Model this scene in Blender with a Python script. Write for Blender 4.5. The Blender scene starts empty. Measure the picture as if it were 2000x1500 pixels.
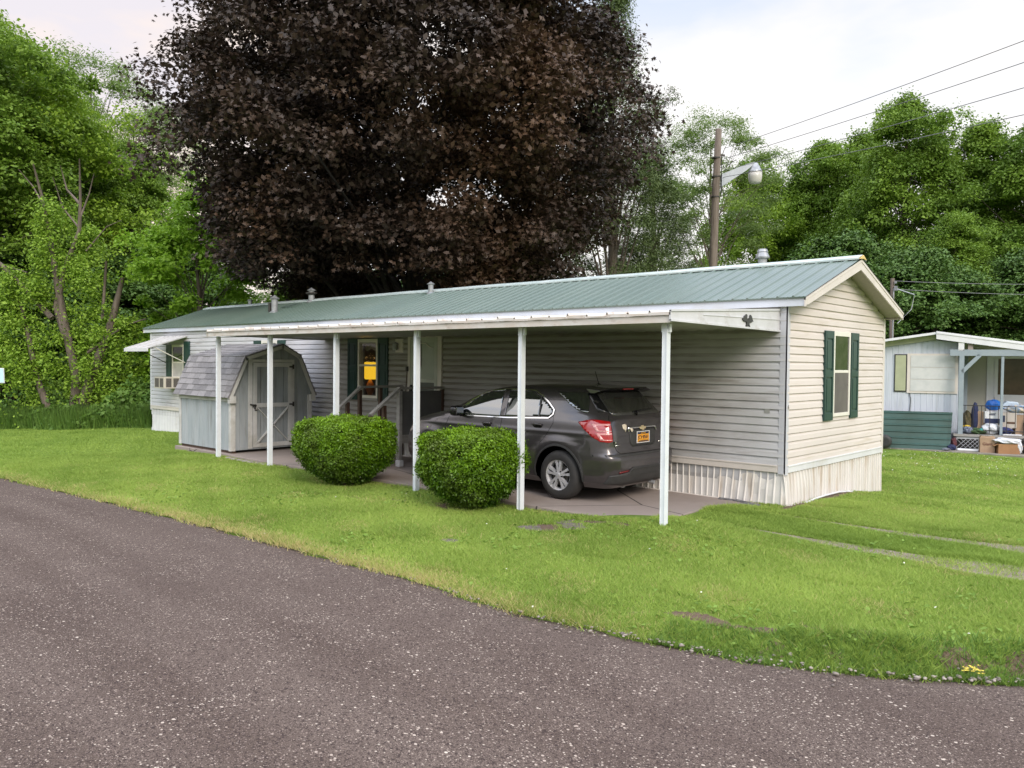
import bpy, bmesh, math, random
import numpy as np
from math import sin, cos, pi, radians, sqrt, atan2
from mathutils import Vector, Matrix
from mathutils.bvhtree import BVHTree
random.seed(7); RNG = np.random.default_rng(11)
SC = bpy.context.scene
COL = SC.collection

# ------------------------------------------------------------------ scene bookkeeping
def tag(o, label=None, cat=None, group=None, kind=None):
    if label: o['label'] = label
    if cat: o['category'] = cat
    if group: o['group'] = group
    if kind: o['kind'] = kind
    return o

def empty(name, loc=(0, 0, 0), rz=0.0, label=None, cat=None, group=None):
    o = bpy.data.objects.new(name, None); COL.objects.link(o)
    o.location = loc; o.rotation_euler = (0, 0, rz); o.empty_display_size = 0.2
    return tag(o, label, cat, group)

def link(name, me, parent=None, smooth=False):
    o = bpy.data.objects.new(name, me); COL.objects.link(o)
    if parent is not None: o.parent = parent
    if smooth:
        me.polygons.foreach_set('use_smooth', [True] * len(me.polygons))
    return o

def copy_tree(o, parent=None):
    c = o.copy(); COL.objects.link(c)
    if parent is not None: c.parent = parent
    for ch in list(o.children): copy_tree(ch, c)
    return c

class MB:
    """collects polygons, then links them as ONE mesh object"""
    def __init__(s): s.v = []; s.f = []; s.m = []
    def add(s, vs, fs, mi=0):
        k = len(s.v); s.v += [tuple(p) for p in vs]
        for f in fs: s.f.append([i + k for i in f]); s.m.append(mi)
        return s
    def box(s, x0, x1, y0, y1, z0, z1, mi=0):
        vs = [(x0,y0,z0),(x1,y0,z0),(x1,y1,z0),(x0,y1,z0),(x0,y0,z1),(x1,y0,z1),(x1,y1,z1),(x0,y1,z1)]
        return s.add(vs, [(0,3,2,1),(4,5,6,7),(0,1,5,4),(1,2,6,5),(2,3,7,6),(3,0,4,7)], mi)
    def cbox(s, c, d, rz=0, rx=0, ry=0, mi=0):
        M = Matrix.Translation(c) @ Matrix.Rotation(rz,4,'Z') @ Matrix.Rotation(ry,4,'Y') @ Matrix.Rotation(rx,4,'X')
        x,y,z = d[0]/2,d[1]/2,d[2]/2
        vs = [(-x,-y,-z),(x,-y,-z),(x,y,-z),(-x,y,-z),(-x,-y,z),(x,-y,z),(x,y,z),(-x,y,z)]
        vs = [M @ Vector(p) for p in vs]
        return s.add(vs, [(0,3,2,1),(4,5,6,7),(0,1,5,4),(1,2,6,5),(2,3,7,6),(3,0,4,7)], mi)
    def bar(s, p0, p1, w, h, up=(0,0,1), mi=0):
        p0 = Vector(p0); p1 = Vector(p1); d = (p1-p0).normalized(); u = Vector(up)
        if abs(d.dot(u)) > .98: u = Vector((0,1,0))
        a = d.cross(u).normalized()*w/2; b = a.cross(d).normalized()*h/2
        vs = [p0-a-b,p0+a-b,p0+a+b,p0-a+b,p1-a-b,p1+a-b,p1+a+b,p1-a+b]
        return s.add(vs, [(0,3,2,1),(4,5,6,7),(0,1,5,4),(1,2,6,5),(2,3,7,6),(3,0,4,7)], mi)
    def tube(s, pts, rs, n=8, mi=0):
        pts = [Vector(p) for p in pts]
        if not isinstance(rs, (list, tuple)): rs = [rs]*len(pts)
        rings = []; ref = Vector((0.3,0.2,1)).normalized()
        for i, p in enumerate(pts):
            d = (pts[min(i+1,len(pts)-1)]-pts[max(i-1,0)])
            if d.length < 1e-9: d = Vector((0,0,1))
            d.normalize()
            r0 = ref if abs(d.dot(ref)) < .9 else Vector((1,0,0))
            a = d.cross(r0).normalized(); b = a.cross(d).normalized()
            rings.append([p+(a*cos(2*pi*k/n)+b*sin(2*pi*k/n))*rs[i] for k in range(n)])
        vs = [q for r in rings for q in r]; fs = []
        for i in range(len(pts)-1):
            for k in range(n):
                fs.append((i*n+k, i*n+(k+1)%n, (i+1)*n+(k+1)%n, (i+1)*n+k))
        fs.append(tuple(range(n))); fs.append(tuple((len(pts)-1)*n+k for k in range(n))[::-1])
        return s.add(vs, fs, mi)
    def lathe(s, prof, c=(0,0,0), n=20, axis='z', mi=0, a0=0, cap=True):
        c = Vector(c); vs = []
        for r, h in prof:
            for k in range(n):
                t = 2*pi*k/n+a0; x, y = r*cos(t), r*sin(t)
                p = {'z': (x,y,h), 'y': (x,h,y), 'x': (h,x,y)}[axis]
                vs.append(c+Vector(p))
        fs = [(i*n+k, i*n+(k+1)%n, (i+1)*n+(k+1)%n, (i+1)*n+k) for i in range(len(prof)-1) for k in range(n)]
        if cap and prof[0][0] > 1e-4: fs.append(tuple(range(n)))
        if cap and prof[-1][0] > 1e-4: fs.append(tuple((len(prof)-1)*n+k for k in range(n))[::-1])
        return s.add(vs, fs, mi)
    def prism(s, poly, h0, h1, axis='x', mi=0):
        """poly = list of 2D points in the plane normal to axis"""
        def P(a, b, h): return {'x': (h,a,b), 'y': (a,h,b), 'z': (a,b,h)}[axis]
        n = len(poly)
        vs = [P(a,b,h0) for a,b in poly]+[P(a,b,h1) for a,b in poly]
        fs = [tuple(range(n))[::-1], tuple(range(n,2*n))]+[(i,(i+1)%n,n+(i+1)%n,n+i) for i in range(n)]
        return s.add(vs, fs, mi)
    def build(s, name, mats, parent=None, smooth=False, bevel=0, fix=True):
        me = bpy.data.meshes.new(name); me.from_pydata(s.v, [], s.f)
        if not isinstance(mats, (list, tuple)): mats = [mats]
        for m in mats: me.materials.append(m)
        if len(mats) > 1: me.polygons.foreach_set('material_index', s.m)
        if fix:
            bm = bmesh.new(); bm.from_mesh(me); bmesh.ops.recalc_face_normals(bm, faces=bm.faces); bm.to_mesh(me); bm.free()
        me.validate(); me.update()
        o = link(name, me, parent, smooth)
        if bevel:
            b = o.modifiers.new('bevel','BEVEL'); b.width = bevel; b.segments = 2; b.limit_method = 'ANGLE'
        return o

def npmesh(name, V, F, mat, parent=None, attr=None, smooth=False):
    """V (n,3), F (m,k) numpy; attr = per-face float 'rnd'"""
    me = bpy.data.meshes.new(name); n, m, k = len(V), len(F), F.shape[1]
    me.vertices.add(n); me.vertices.foreach_set('co', np.ascontiguousarray(V, dtype=np.float32).ravel())
    me.loops.add(m*k); me.loops.foreach_set('vertex_index', np.ascontiguousarray(F, dtype=np.int32).ravel())
    me.polygons.add(m); me.polygons.foreach_set('loop_start', np.arange(0, m*k, k, dtype=np.int32))
    me.materials.append(mat)
    if smooth: me.polygons.foreach_set('use_smooth', np.ones(m, dtype=bool))
    me.update(calc_edges=True)
    if attr is not None:
        a = me.attributes.new('rnd', 'FLOAT', 'FACE'); a.data.foreach_set('value', np.ascontiguousarray(attr, dtype=np.float32))
    o = bpy.data.objects.new(name, me); COL.objects.link(o)
    if parent is not None: o.parent = parent
    return o

def text_mesh(txt, size, name, mat, parent, M, depth=0.002, align='CENTER'):
    cu = bpy.data.curves.new(name, 'FONT'); cu.body = txt; cu.size = size; cu.extrude = depth; cu.align_x = align; cu.align_y = 'CENTER'
    to = bpy.data.objects.new('txt', cu); COL.objects.link(to)
    dg = bpy.context.evaluated_depsgraph_get(); dg.update()
    me = bpy.data.meshes.new_from_object(to.evaluated_get(dg))
    bpy.data.objects.remove(to); me.transform(M); me.materials.clear(); me.materials.append(mat)
    return link(name, me, parent)

# ------------------------------------------------------------------ materials
def mk(name):
    m = bpy.data.materials.new(name); m.use_nodes = True
    nt = m.node_tree; nt.nodes.clear()
    return m, nt, nt.nodes, nt.links

def N(nt, typ, **kw):
    n = nt.nodes.new(typ)
    for k, v in kw.items():
        if hasattr(n, k): setattr(n, k, v)
    return n

def c4(c): return (c[0], c[1], c[2], 1)

def noise(nt, vec, scale, detail=3, rough=.55, lo=.35, hi=.65):
    n = N(nt, 'ShaderNodeTexNoise'); n.inputs['Scale'].default_value = scale; n.inputs['Detail'].default_value = detail
    n.inputs['Roughness'].default_value = rough
    nt.links.new(vec, n.inputs['Vector'])
    r = N(nt, 'ShaderNodeMapRange'); r.inputs['From Min'].default_value = lo; r.inputs['From Max'].default_value = hi
    nt.links.new(n.outputs['Fac'], r.inputs['Value'])
    return r.outputs['Result']

def mixc(nt, fac, a, b):
    m = N(nt, 'ShaderNodeMix', data_type='RGBA')
    for s, v in ((m.inputs[0], fac), (m.inputs[6], a), (m.inputs[7], b)):
        if isinstance(v, (tuple, list)): s.default_value = c4(v)
        elif isinstance(v, (int, float)): s.default_value = v
        else: nt.links.new(v, s)
    return m.outputs[2]

def math_(nt, op, a, b=None):
    m = N(nt, 'ShaderNodeMath', operation=op)
    for s, v in ((m.inputs[0], a), (m.inputs[1], b)):
        if v is None: continue
        if isinstance(v, (int, float)): s.default_value = v
        else: nt.links.new(v, s)
    return m.outputs[0]

def coords(nt, scale=(1,1,1), kind='Object'):
    t = N(nt, 'ShaderNodeTexCoord'); mp = N(nt, 'ShaderNodeMapping'); mp.inputs['Scale'].default_value = scale
    nt.links.new(t.outputs[kind], mp.inputs['Vector']); return mp.outputs['Vector']

def bsdf(nt, col, rough=.6, metal=0, spec=.5, coat=0, bump=None, bstr=.3, bdist=.01):
    p = N(nt, 'ShaderNodeBsdfPrincipled'); o = N(nt, 'ShaderNodeOutputMaterial')
    for k, v in (('Base Color', col), ('Roughness', rough), ('Metallic', metal), ('Specular IOR Level', spec), ('Coat Weight', coat)):
        s = p.inputs[k]
        if isinstance(v, (tuple, list)): s.default_value = c4(v)
        elif isinstance(v, (int, float)): s.default_value = v
        else: nt.links.new(v, s)
    if bump is not None:
        b = N(nt, 'ShaderNodeBump'); b.inputs['Strength'].default_value = bstr; b.inputs['Distance'].default_value = bdist
        nt.links.new(bump, b.inputs['Height']); nt.links.new(b.outputs[0], p.inputs['Normal'])
    nt.links.new(p.outputs[0], o.inputs[0])
    return p

def simple(name, a, b=None, scale=6, rough=.6, metal=0, spec=.5, coat=0, stretch=(1,1,1), bstr=0, bscale=40, lo=.35, hi=.65, dirt=None, dscale=1.2, dlo=.5, dhi=.8):
    m, nt, nodes, links = mk(name); v = coords(nt, stretch)
    col = a
    if b is not None: col = mixc(nt, noise(nt, v, scale, 4, .6, lo, hi), a, b)
    if dirt is not None: col = mixc(nt, noise(nt, v, dscale, 6, .65, dlo, dhi), col, dirt)
    bump = noise(nt, v, bscale, 3, .6, 0, 1) if bstr else None
    bsdf(nt, col, rough, metal, spec, coat, bump, bstr, .01)
    return m

def leafmat(name, ca, cb, cc=None, transl=.3, rough=.55, spec=.3, big=.35):
    """per-leaf colour from attribute rnd, broad variation across the crown from noise"""
    m, nt, nodes, links = mk(name)
    at = N(nt, 'ShaderNodeAttribute'); at.attribute_name = 'rnd'
    col = mixc(nt, at.outputs['Fac'], ca, cb)
    if cc is not None: col = mixc(nt, noise(nt, coords(nt), big, 2, .5, .45, .7), col, cc)
    p = N(nt, 'ShaderNodeBsdfPrincipled'); p.inputs['Roughness'].default_value = rough; p.inputs['Specular IOR Level'].default_value = spec
    t = N(nt, 'ShaderNodeBsdfTranslucent'); mx = N(nt, 'ShaderNodeMixShader'); mx.inputs[0].default_value = transl
    o = N(nt, 'ShaderNodeOutputMaterial')
    links.new(col, p.inputs['Base Color']); links.new(col, t.inputs['Color'])
    links.new(p.outputs[0], mx.inputs[1]); links.new(t.outputs[0], mx.inputs[2]); links.new(mx.outputs[0], o.inputs[0])
    return m

M = {}
M['siding_front'] = None
def siding_mat(name, base, tint, stain, stainy, bands=False):
    m, nt, nodes, links = mk(name)
    v = coords(nt, (.7, .7, 9)); v2 = coords(nt, (.35, .35, 1)); v3 = coords(nt)
    col = mixc(nt, noise(nt, v3, .8, 3, .5, .4, .6), base, tint)
    s1 = noise(nt, v, 1.6, 5, .6, .5, .72); s2 = noise(nt, v2, 1.3, 3, .5, .42, .62)
    col = mixc(nt, math_(nt, 'MULTIPLY', math_(nt, 'MULTIPLY', s1, s2), stainy), col, stain)
    if bands:      # mildew stripes along the laps, over carport shade painted into the wall colour
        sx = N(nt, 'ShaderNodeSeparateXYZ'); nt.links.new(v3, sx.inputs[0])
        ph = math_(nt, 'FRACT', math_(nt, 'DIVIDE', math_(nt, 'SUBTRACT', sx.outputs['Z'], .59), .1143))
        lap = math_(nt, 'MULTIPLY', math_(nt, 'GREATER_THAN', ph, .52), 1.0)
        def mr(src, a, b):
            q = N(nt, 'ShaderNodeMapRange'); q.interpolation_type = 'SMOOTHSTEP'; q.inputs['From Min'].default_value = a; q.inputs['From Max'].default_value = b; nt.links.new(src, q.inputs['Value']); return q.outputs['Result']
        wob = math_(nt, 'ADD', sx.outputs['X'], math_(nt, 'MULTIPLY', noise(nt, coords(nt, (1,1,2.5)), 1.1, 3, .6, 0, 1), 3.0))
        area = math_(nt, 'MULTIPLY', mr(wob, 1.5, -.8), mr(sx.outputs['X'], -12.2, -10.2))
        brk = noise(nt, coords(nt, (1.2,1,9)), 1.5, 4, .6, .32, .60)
        mildew_shade = math_(nt, 'MULTIPLY', area, math_(nt, 'ADD', .46, math_(nt, 'MULTIPLY', math_(nt, 'MULTIPLY', lap, brk), .32)))
        col = mixc(nt, mildew_shade, col, (.15,.128,.090))
    bsdf(nt, col, .5, 0, .35, 0, noise(nt, coords(nt, (2,2,40)), 12, 2, .5, 0, 1), .08, .004)
    return m
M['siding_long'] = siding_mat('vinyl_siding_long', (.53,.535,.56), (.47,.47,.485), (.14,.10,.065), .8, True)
M['siding_gable'] = siding_mat('vinyl_siding_gable', (.625,.575,.54), (.585,.54,.505), (.42,.36,.24), .6)
M['trim_white'] = simple('white_trim', (.68,.69,.715), (.61,.62,.65), 3, .45, dirt=(.42,.39,.34), dlo=.58, dhi=.85)
M['trim_cream'] = simple('cream_trim', (.64,.595,.555), (.58,.54,.50), 3, .5, dirt=(.42,.37,.30), dlo=.6, dhi=.85)
M['skirt'] = simple('skirting', (.72,.70,.68), (.64,.615,.58), 2, .55, stretch=(3,3,.3), dirt=(.42,.31,.20), dscale=1.6, dlo=.52, dhi=.75, bstr=.1)
M['roof_green'] = simple('green_metal_roof', (.088,.130,.108), (.114,.158,.132), .8, .30, 0.0, .9, stretch=(1,.3,1), dirt=(.10,.15,.13), dlo=.5, dhi=.8)
M['roof_trim'] = simple('pale_green_trim', (.40,.48,.47), (.5,.56,.55), 3, .4)
M['galv'] = simple('galvanised_metal', (.40,.415,.43), (.27,.28,.29), 7, .35, .5)
M['dark_metal'] = simple('dark_cap_metal', (.05,.05,.05), (.09,.08,.07), 8, .5, .5)
M['shutter'] = simple('dark_green_shutter', (.012,.042,.038), (.018,.055,.048), 4, .4, spec=.5)
M['vinyl_white'] = simple('vinyl_window_white', (.74,.72,.66), (.68,.66,.6), 4, .4)
M['door_white'] = simple('door_white', (.50,.52,.48), (.42,.44,.41), 2, .45, dirt=(.3,.3,.25))
M['glass_dark'] = simple('window_glass', (.018,.02,.02), (.045,.045,.04), 5, .05, spec=.5)
M['screen'] = simple('insect_screen', (.10,.09,.085), (.13,.12,.11), 3, .6)
M['screen_pale'] = simple('pale_curtain', (.42,.42,.40), (.5,.5,.47), 5, .6)
M['carport_white'] = simple('painted_aluminium', (.58,.59,.61), (.51,.52,.53), 4, .4, dirt=(.33,.30,.26), dscale=3, dlo=.55, dhi=.8)
M['carport_rusty'] = simple('stained_aluminium', (.60,.585,.56), (.53,.47,.41), 5, .5, dirt=(.24,.15,.10), dscale=6, dlo=.56, dhi=.80, stretch=(.6,1,1.5))
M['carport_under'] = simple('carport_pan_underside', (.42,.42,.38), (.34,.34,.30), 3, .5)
M['post_white'] = simple('white_post', (.70,.74,.78), (.64,.68,.72), 6, .35, dirt=(.45,.44,.36), dlo=.62, dhi=.85)
M['emblem'] = simple('black_cast_metal', (.025,.025,.025), (.04,.04,.04), 20, .45)
M['shed_side'] = simple('blue_grey_boards', (.305,.345,.37), (.38,.41,.43), 2, .75, stretch=(4,4,.6), dirt=(.20,.21,.20), dscale=1.4, dlo=.52, dhi=.8, bstr=.15)
M['shed_front'] = simple('grey_blue_boards', (.27,.30,.32), (.32,.345,.36), 2, .75, stretch=(4,4,.6), dirt=(.17,.17,.15), dscale=1.4, dlo=.5, dhi=.8, bstr=.15)
M['shed_trim'] = simple('shed_trim', (.57,.57,.56), (.48,.48,.47), 4, .6, dirt=(.27,.26,.21), dlo=.55, dhi=.8)
M['iron'] = simple('black_iron', (.03,.03,.03), (.05,.045,.04), 9, .5, .3)
M['wood_dark'] = simple('dark_brown_wood', (.055,.03,.02), (.09,.05,.033), 6, .6, stretch=(3,3,.5))
M['wood_grey'] = simple('weathered_grey_wood', (.32,.31,.29), (.25,.24,.225), 5, .7, stretch=(1,1,3), bstr=.2)
M['panel_grey'] = simple('grey_landing_panel', (.10,.10,.10), (.125,.122,.118), 3, .7)
M['concrete'] = None
M['beige_plastic'] = simple('beige_plastic', (.55,.52,.45), (.47,.44,.38), 5, .45)
M['grille'] = simple('dark_grille', (.06,.055,.05), (.13,.12,.11), 60, .7)
M['stone'] = simple('river_stone', (.33,.30,.27), (.20,.18,.17), 5, .8, bstr=.2)
M['bark'] = simple('bark', (.075,.060,.048), (.14,.115,.09), 5, .9, stretch=(3,3,.5), bstr=.8, bscale=12)
M['bark_grey'] = simple('pale_bark', (.085,.068,.054), (.16,.13,.105), 4, .9, stretch=(3,3,.4), bstr=.6, bscale=10)
M['bark_dark'] = simple('dark_bark', (.022,.018,.017), (.045,.036,.032), 4, .95, stretch=(3,3,.4), bstr=.6, bscale=10)
M['pole_wood'] = simple('pole_wood', (.10,.078,.062), (.19,.155,.125), 4, .85, stretch=(6,6,.35), bstr=.5, bscale=20)
M['cable'] = simple('black_cable', (.16,.16,.17), None, rough=.5)

def concrete():
    m, nt, nodes, links = mk('driveway_concrete'); v = coords(nt)
    col = mixc(nt, noise(nt, v, 1.1, 5, .6, .35, .65), (.27,.225,.20), (.34,.29,.26))
    col = mixc(nt, noise(nt, v, .55, 4, .6, .5, .75), col, (.15,.13,.12))
    col = mixc(nt, noise(nt, v, 90, 2, .6, .4, .7), col, (.27,.23,.21))
    vo = N(nt, 'ShaderNodeTexVoronoi', feature='DISTANCE_TO_EDGE'); vo.inputs['Scale'].default_value = .33; links.new(v, vo.inputs['Vector'])
    crack = math_(nt, 'LESS_THAN', vo.outputs['Distance'], .0035)
    col = mixc(nt, crack, col, (.06,.05,.045))
    bsdf(nt, col, .85, 0, .3, 0, noise(nt, v, 60, 4, .6, 0, 1), .25, .004)
    return m
M['concrete'] = concrete()
# ------------------------------------------------------------------ camera, light, sky
cam = bpy.data.cameras.new('camera'); camo = bpy.data.objects.new('camera', cam); COL.objects.link(camo)
yaw, pitch, roll = .7406, -.0263, .0097
f = Vector((-sin(yaw)*cos(pitch), cos(yaw)*cos(pitch), sin(pitch))); r = Vector((cos(yaw), sin(yaw), 0)); u = r.cross(f)
r2 = r*cos(roll)+u*sin(roll); u2 = -r*sin(roll)+u*cos(roll)
camo.matrix_world = Matrix(((r2.x,u2.x,-f.x,4.8949),(r2.y,u2.y,-f.y,-11.1155),(r2.z,u2.z,-f.z,2.02),(0,0,0,1)))
cam.sensor_width = 36; cam.lens = 36*1583.8/2000; cam.clip_end = 2000; cam.clip_start = .05
SC.camera = camo

SUN_EL, SUN_AZ = radians(32), radians(-24)      # azimuth of the light: from +x, a little towards -y
sd = Vector((cos(SUN_EL)*cos(SUN_AZ), cos(SUN_EL)*sin(SUN_AZ), sin(SUN_EL)))
sl = bpy.data.lights.new('sun', 'SUN'); sl.energy = 2.1; sl.angle = radians(24); sl.color = (1, .88, .75)
so = bpy.data.objects.new('sun', sl); COL.objects.link(so); so.rotation_euler = sd.to_track_quat('Z', 'Y').to_euler(); so.location = (20, -20, 25)

w = bpy.data.worlds.new('World'); SC.world = w; w.use_nodes = True; nt = w.node_tree; nt.nodes.clear()
sky = N(nt, 'ShaderNodeTexSky'); sky.sky_type = 'NISHITA'; sky.sun_disc = False; sky.sun_elevation = SUN_EL; sky.sun_rotation = pi/2-SUN_AZ
sky.air_density = 1.2; sky.dust_density = 2
bgs = N(nt, 'ShaderNodeBackground'); bgs.inputs['Strength'].default_value = .05; nt.links.new(sky.outputs[0], bgs.inputs['Color'])
tc = N(nt, 'ShaderNodeTexCoord'); gen = tc.outputs['Generated']
mp = N(nt, 'ShaderNodeMapping'); mp.inputs['Scale'].default_value = (1,1,2.6); nt.links.new(gen, mp.inputs['Vector'])
c1 = noise(nt, mp.outputs[0], 2.9, 5, .55, .42, .60)
c2 = noise(nt, mp.outputs[0], 4.5, 6, .6, .35, .7)
sep = N(nt, 'ShaderNodeSeparateXYZ'); nt.links.new(gen, sep.inputs[0])
# pale lavender-blue overhead, white veil low down, a warm blush towards -x (left of the photograph)
cloud = mixc(nt, c1, (.60,.71,.92), (1.0,.96,.95))
cloud = mixc(nt, math_(nt, 'MULTIPLY', c2, .35), cloud, (.80,.82,.90))
def rng(src, a, b):
    rr = N(nt, 'ShaderNodeMapRange'); rr.inputs['From Min'].default_value = a; rr.inputs['From Max'].default_value = b; nt.links.new(src, rr.inputs['Value']); return rr.outputs['Result']
warm = rng(sep.outputs['X'], -.60, -.84)
cloud = mixc(nt, math_(nt, 'MULTIPLY', warm, .8), cloud, mixc(nt, c1, (.92,.82,.82), (1.14,.90,.70)))
low = rng(sep.outputs['Z'], .46, .22)
cloud = mixc(nt, math_(nt, 'MULTIPLY', low, math_(nt,'SUBTRACT',1,warm)), cloud, (1.12,1.08,1.05))
bgc = N(nt, 'ShaderNodeBackground'); nt.links.new(cloud, bgc.inputs['Color'])
# cloud deck boosted overhead and behind the camera, as added unseen fill light
back = rng(sep.outputs['Y'], .15, -.5); top = rng(sep.outputs['Z'], .40, .85)
up_ = rng(sep.outputs['Z'], .22, .5)
boost = math_(nt, 'MAXIMUM', math_(nt, 'MULTIPLY', back, up_), top)
shade = math_(nt, 'MULTIPLY', rng(sep.outputs['Y'], .15, -.25), rng(sep.outputs['Z'], .30, .12))   # unseen low sky dimmed in place of trees and houses across the road
st = math_(nt, 'MULTIPLY', math_(nt, 'ADD', .85, math_(nt, 'MULTIPLY', boost, 1.5)), math_(nt, 'SUBTRACT', 1, math_(nt, 'MULTIPLY', shade, .50)))
nt.links.new(st, bgc.inputs['Strength'])
ad = N(nt, 'ShaderNodeAddShader'); ow = N(nt, 'ShaderNodeOutputWorld')
nt.links.new(bgs.outputs[0], ad.inputs[0]); nt.links.new(bgc.outputs[0], ad.inputs[1]); nt.links.new(ad.outputs[0], ow.inputs[0])
bgs.inputs['Strength'].default_value = .012

SC.view_settings.view_transform = 'Standard'; SC.view_settings.look = 'None'; SC.view_settings.exposure = 0.24; SC.view_settings.gamma = 1
SC.render.engine = 'CYCLES'; cy = SC.cycles
cy.max_bounces = 6; cy.diffuse_bounces = 3; cy.glossy_bounces = 3; cy.transmission_bounces = 4; cy.transparent_max_bounces = 6
cy.use_denoising = True; cy.sample_clamp_indirect = 6; cy.caustics_reflective = False; cy.caustics_refractive = False
try: cy.denoiser = 'OPENIMAGEDENOISE'
except Exception: pass

# ------------------------------------------------------------------ terrain
EX = [-60,-30,-11.8,-7.9,-5.0,-2.8,-1.12,.3,1.15,1.92,2.59,3.19,3.75,6,9,14,30]
EY = [-11.0,-8.0,-6.62,-6.30,-6.14,-6.08,-6.02,-6.00,-5.80,-5.51,-5.23,-4.86,-4.45,-2.7,0,5,21]
def edge(x): return np.interp(x, EX, EY)
def zroad(x): return np.interp(x, [-60,-12,-1,1.2,2.2,30], [-.3,-.14,-.10,-.16,-.22,-.3])
def lawn(x, y):
    z = np.interp(y, [-3, 0, 2.3, 4, 12, 40], [-.035, -.005, -.035, -.25, -.27, -.5])
    lft = np.interp(x, [-30, -21, -15, -11], [-.6, -.24, -.09, 0]); z = z+lft*np.interp(y, [-7,-3,0,4],[.5,1,.85,0])
    z = z + .12*np.exp(-(((x+.3)/1.3)**2+((y+2.75)/.8)**2))
    z = z + .02*np.exp(-(((x-.3)/.8)**2+((y-.0)/.6)**2))
    z = z + .012*np.sin(x*1.3+y*.7)*np.sin(y*1.1-x*.4)
    # shoulder: falls to the road over the last half metre
    d = y-edge(x); zr = zroad(x); k = np.clip(d/np.interp(x,[-2,1.5,3],[1.5,.7,.38]), 0, 1); k = k*k*(3-2*k)
    dit = np.interp(x,[1,2.2],[0,1])*.05*np.exp(-((d-.12)/.12)**2)
    return zr+(z-zr)*k-dit
def soil(x, y):
    d = y-edge(x); n_ = .5+.5*np.sin(x*7.3+1.1*np.sin(y*9))*np.sin(y*11+x*3.1)
    n2 = .5+.5*np.sin(x*17+2*np.sin(y*23))*np.sin(y*31+x*5); s = np.exp(-((d-.45-.06*np.sin(x*5.2+.6))/(.05+.03*np.sin(x*9)))**2)*((x > 1.0) & (x < 4.2))*np.where((x > 1.35) & (x < 2.15), .75+.5*n2, .25+.6*n_*n2)
    s = np.maximum(s, np.exp(-((d-.20)/.13)**2)*(x > 2.0)*n_*.9)
    s = np.maximum(s, np.exp(-(((x+.45)/.38)**2+((y+.22)/.20)**2))*1.3)
    s = np.maximum(s, np.exp(-((x-.10)/.10)**2)*((y > -.3) & (y < 2.6))*1.2)
    s = np.maximum(s, np.exp(-((d+.0)/.07)**2)*(.45+.6*n_))
    for cx_, cy_, a_, b_ in ((-5.0,-3.75,.35,.08),(-6.1,-4.05,.25,.07),(-4.3,-3.45,.3,.10),(-3.6,-3.3,.6,.25),(-6.3,-3.15,.5,.2),(-.9,-2.95,.5,.12),(-1.5,-3.5,.35,.3)):
        s = np.maximum(s, np.exp(-(((x-cx_)/a_)**2+((y-cy_)/b_)**2))*(.5+.7*n_))
    s = np.maximum(s, np.exp(-((y+1.84)/.10)**2)*((x > -.8) & (x < 1.2))*(.7+.4*n_)); s = np.maximum(s, np.exp(-((y+.60)/.09)**2)*((x > -.2) & (x < 1.4))*(.6+.4*n_))
    s = np.maximum(s, np.exp(-((y+2.66)/.06)**2)*((x < -1.1) & (x > -11))*(.5+.5*n_))
    return np.clip(s, 0, 1.2)
def terrain(x, y):
    far = np.interp(np.maximum(np.abs(x+3), np.abs(y)), [45, 120, 400], [0, 6, 18])
    z = lawn(x, y)
    return np.where(y < edge(x)+.10, np.minimum(zroad(x)-.05, z), z)+far*np.where(y > -25, 1, .3)
def axis(a, b, step, lo, hi):
    c = list(np.arange(a, b, step)); s = step; v = a
    L = []
    while v > lo: s *= 1.25; v -= s; L.append(v)
    R = []; v = c[-1]; s = step
    while v < hi: s *= 1.25; v += s; R.append(v)
    return np.array(L[::-1]+c+R)
xs = axis(-24, 7, .08, -600, 600); ys = axis(-7.5, 4.5, .05, -600, 600)
X, Y = np.meshgrid(xs, ys); Z = terrain(X, Y)
V = np.stack([X, Y, Z], -1).reshape(-1, 3); nx, ny = len(xs), len(ys)
I = (np.arange(ny-1)[:,None]*nx+np.arange(nx-1)[None,:]).ravel()
F = np.stack([I, I+1, I+nx+1, I+nx], -1)
def groundmat():
    m, nt, nodes, links = mk('lawn_soil_and_turf'); v = coords(nt)
    g = mixc(nt, noise(nt, v, 55, 3, .7, .3, .7), (.085,.15,.024), (.165,.26,.048))
    g = mixc(nt, noise(nt, v, 1.6, 4, .6, .4, .65), g, (.19,.275,.055))
    g = mixc(nt, noise(nt, v, 5, 5, .7, .62, .75), g, (.17,.14,.085))
    at_ = N(nt, 'ShaderNodeAttribute'); at_.attribute_name = 'soil'
    f_ = math_(nt, 'ADD', at_.outputs['Fac'], math_(nt, 'MULTIPLY', math_(nt, 'SUBTRACT', noise(nt, v, 22, 4, .7, .3, .7), .5), .5))
    rr = N(nt, 'ShaderNodeMapRange'); rr.inputs['From Min'].default_value = .40; rr.inputs['From Max'].default_value = .55; nt.links.new(f_, rr.inputs['Value'])
    g = mixc(nt, rr.outputs['Result'], g, mixc(nt, noise(nt, v, 40, 4, .7, .3, .7), (.10,.068,.05), (.20,.15,.115)))
    bsdf(nt, g, .95, 0, .1, 0, noise(nt, v, 70, 3, .7, 0, 1), .8, .03)
    return m
M['turf'] = groundmat()
g = npmesh('ground', V, F, M['turf'], smooth=True); sa = g.data.attributes.new('soil','FLOAT','POINT'); sa.data.foreach_set('value', soil(X,Y).astype(np.float32).ravel()); tag(g, 'mown green lawn with a low bank down to the road edge', 'lawn', kind='structure')

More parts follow.
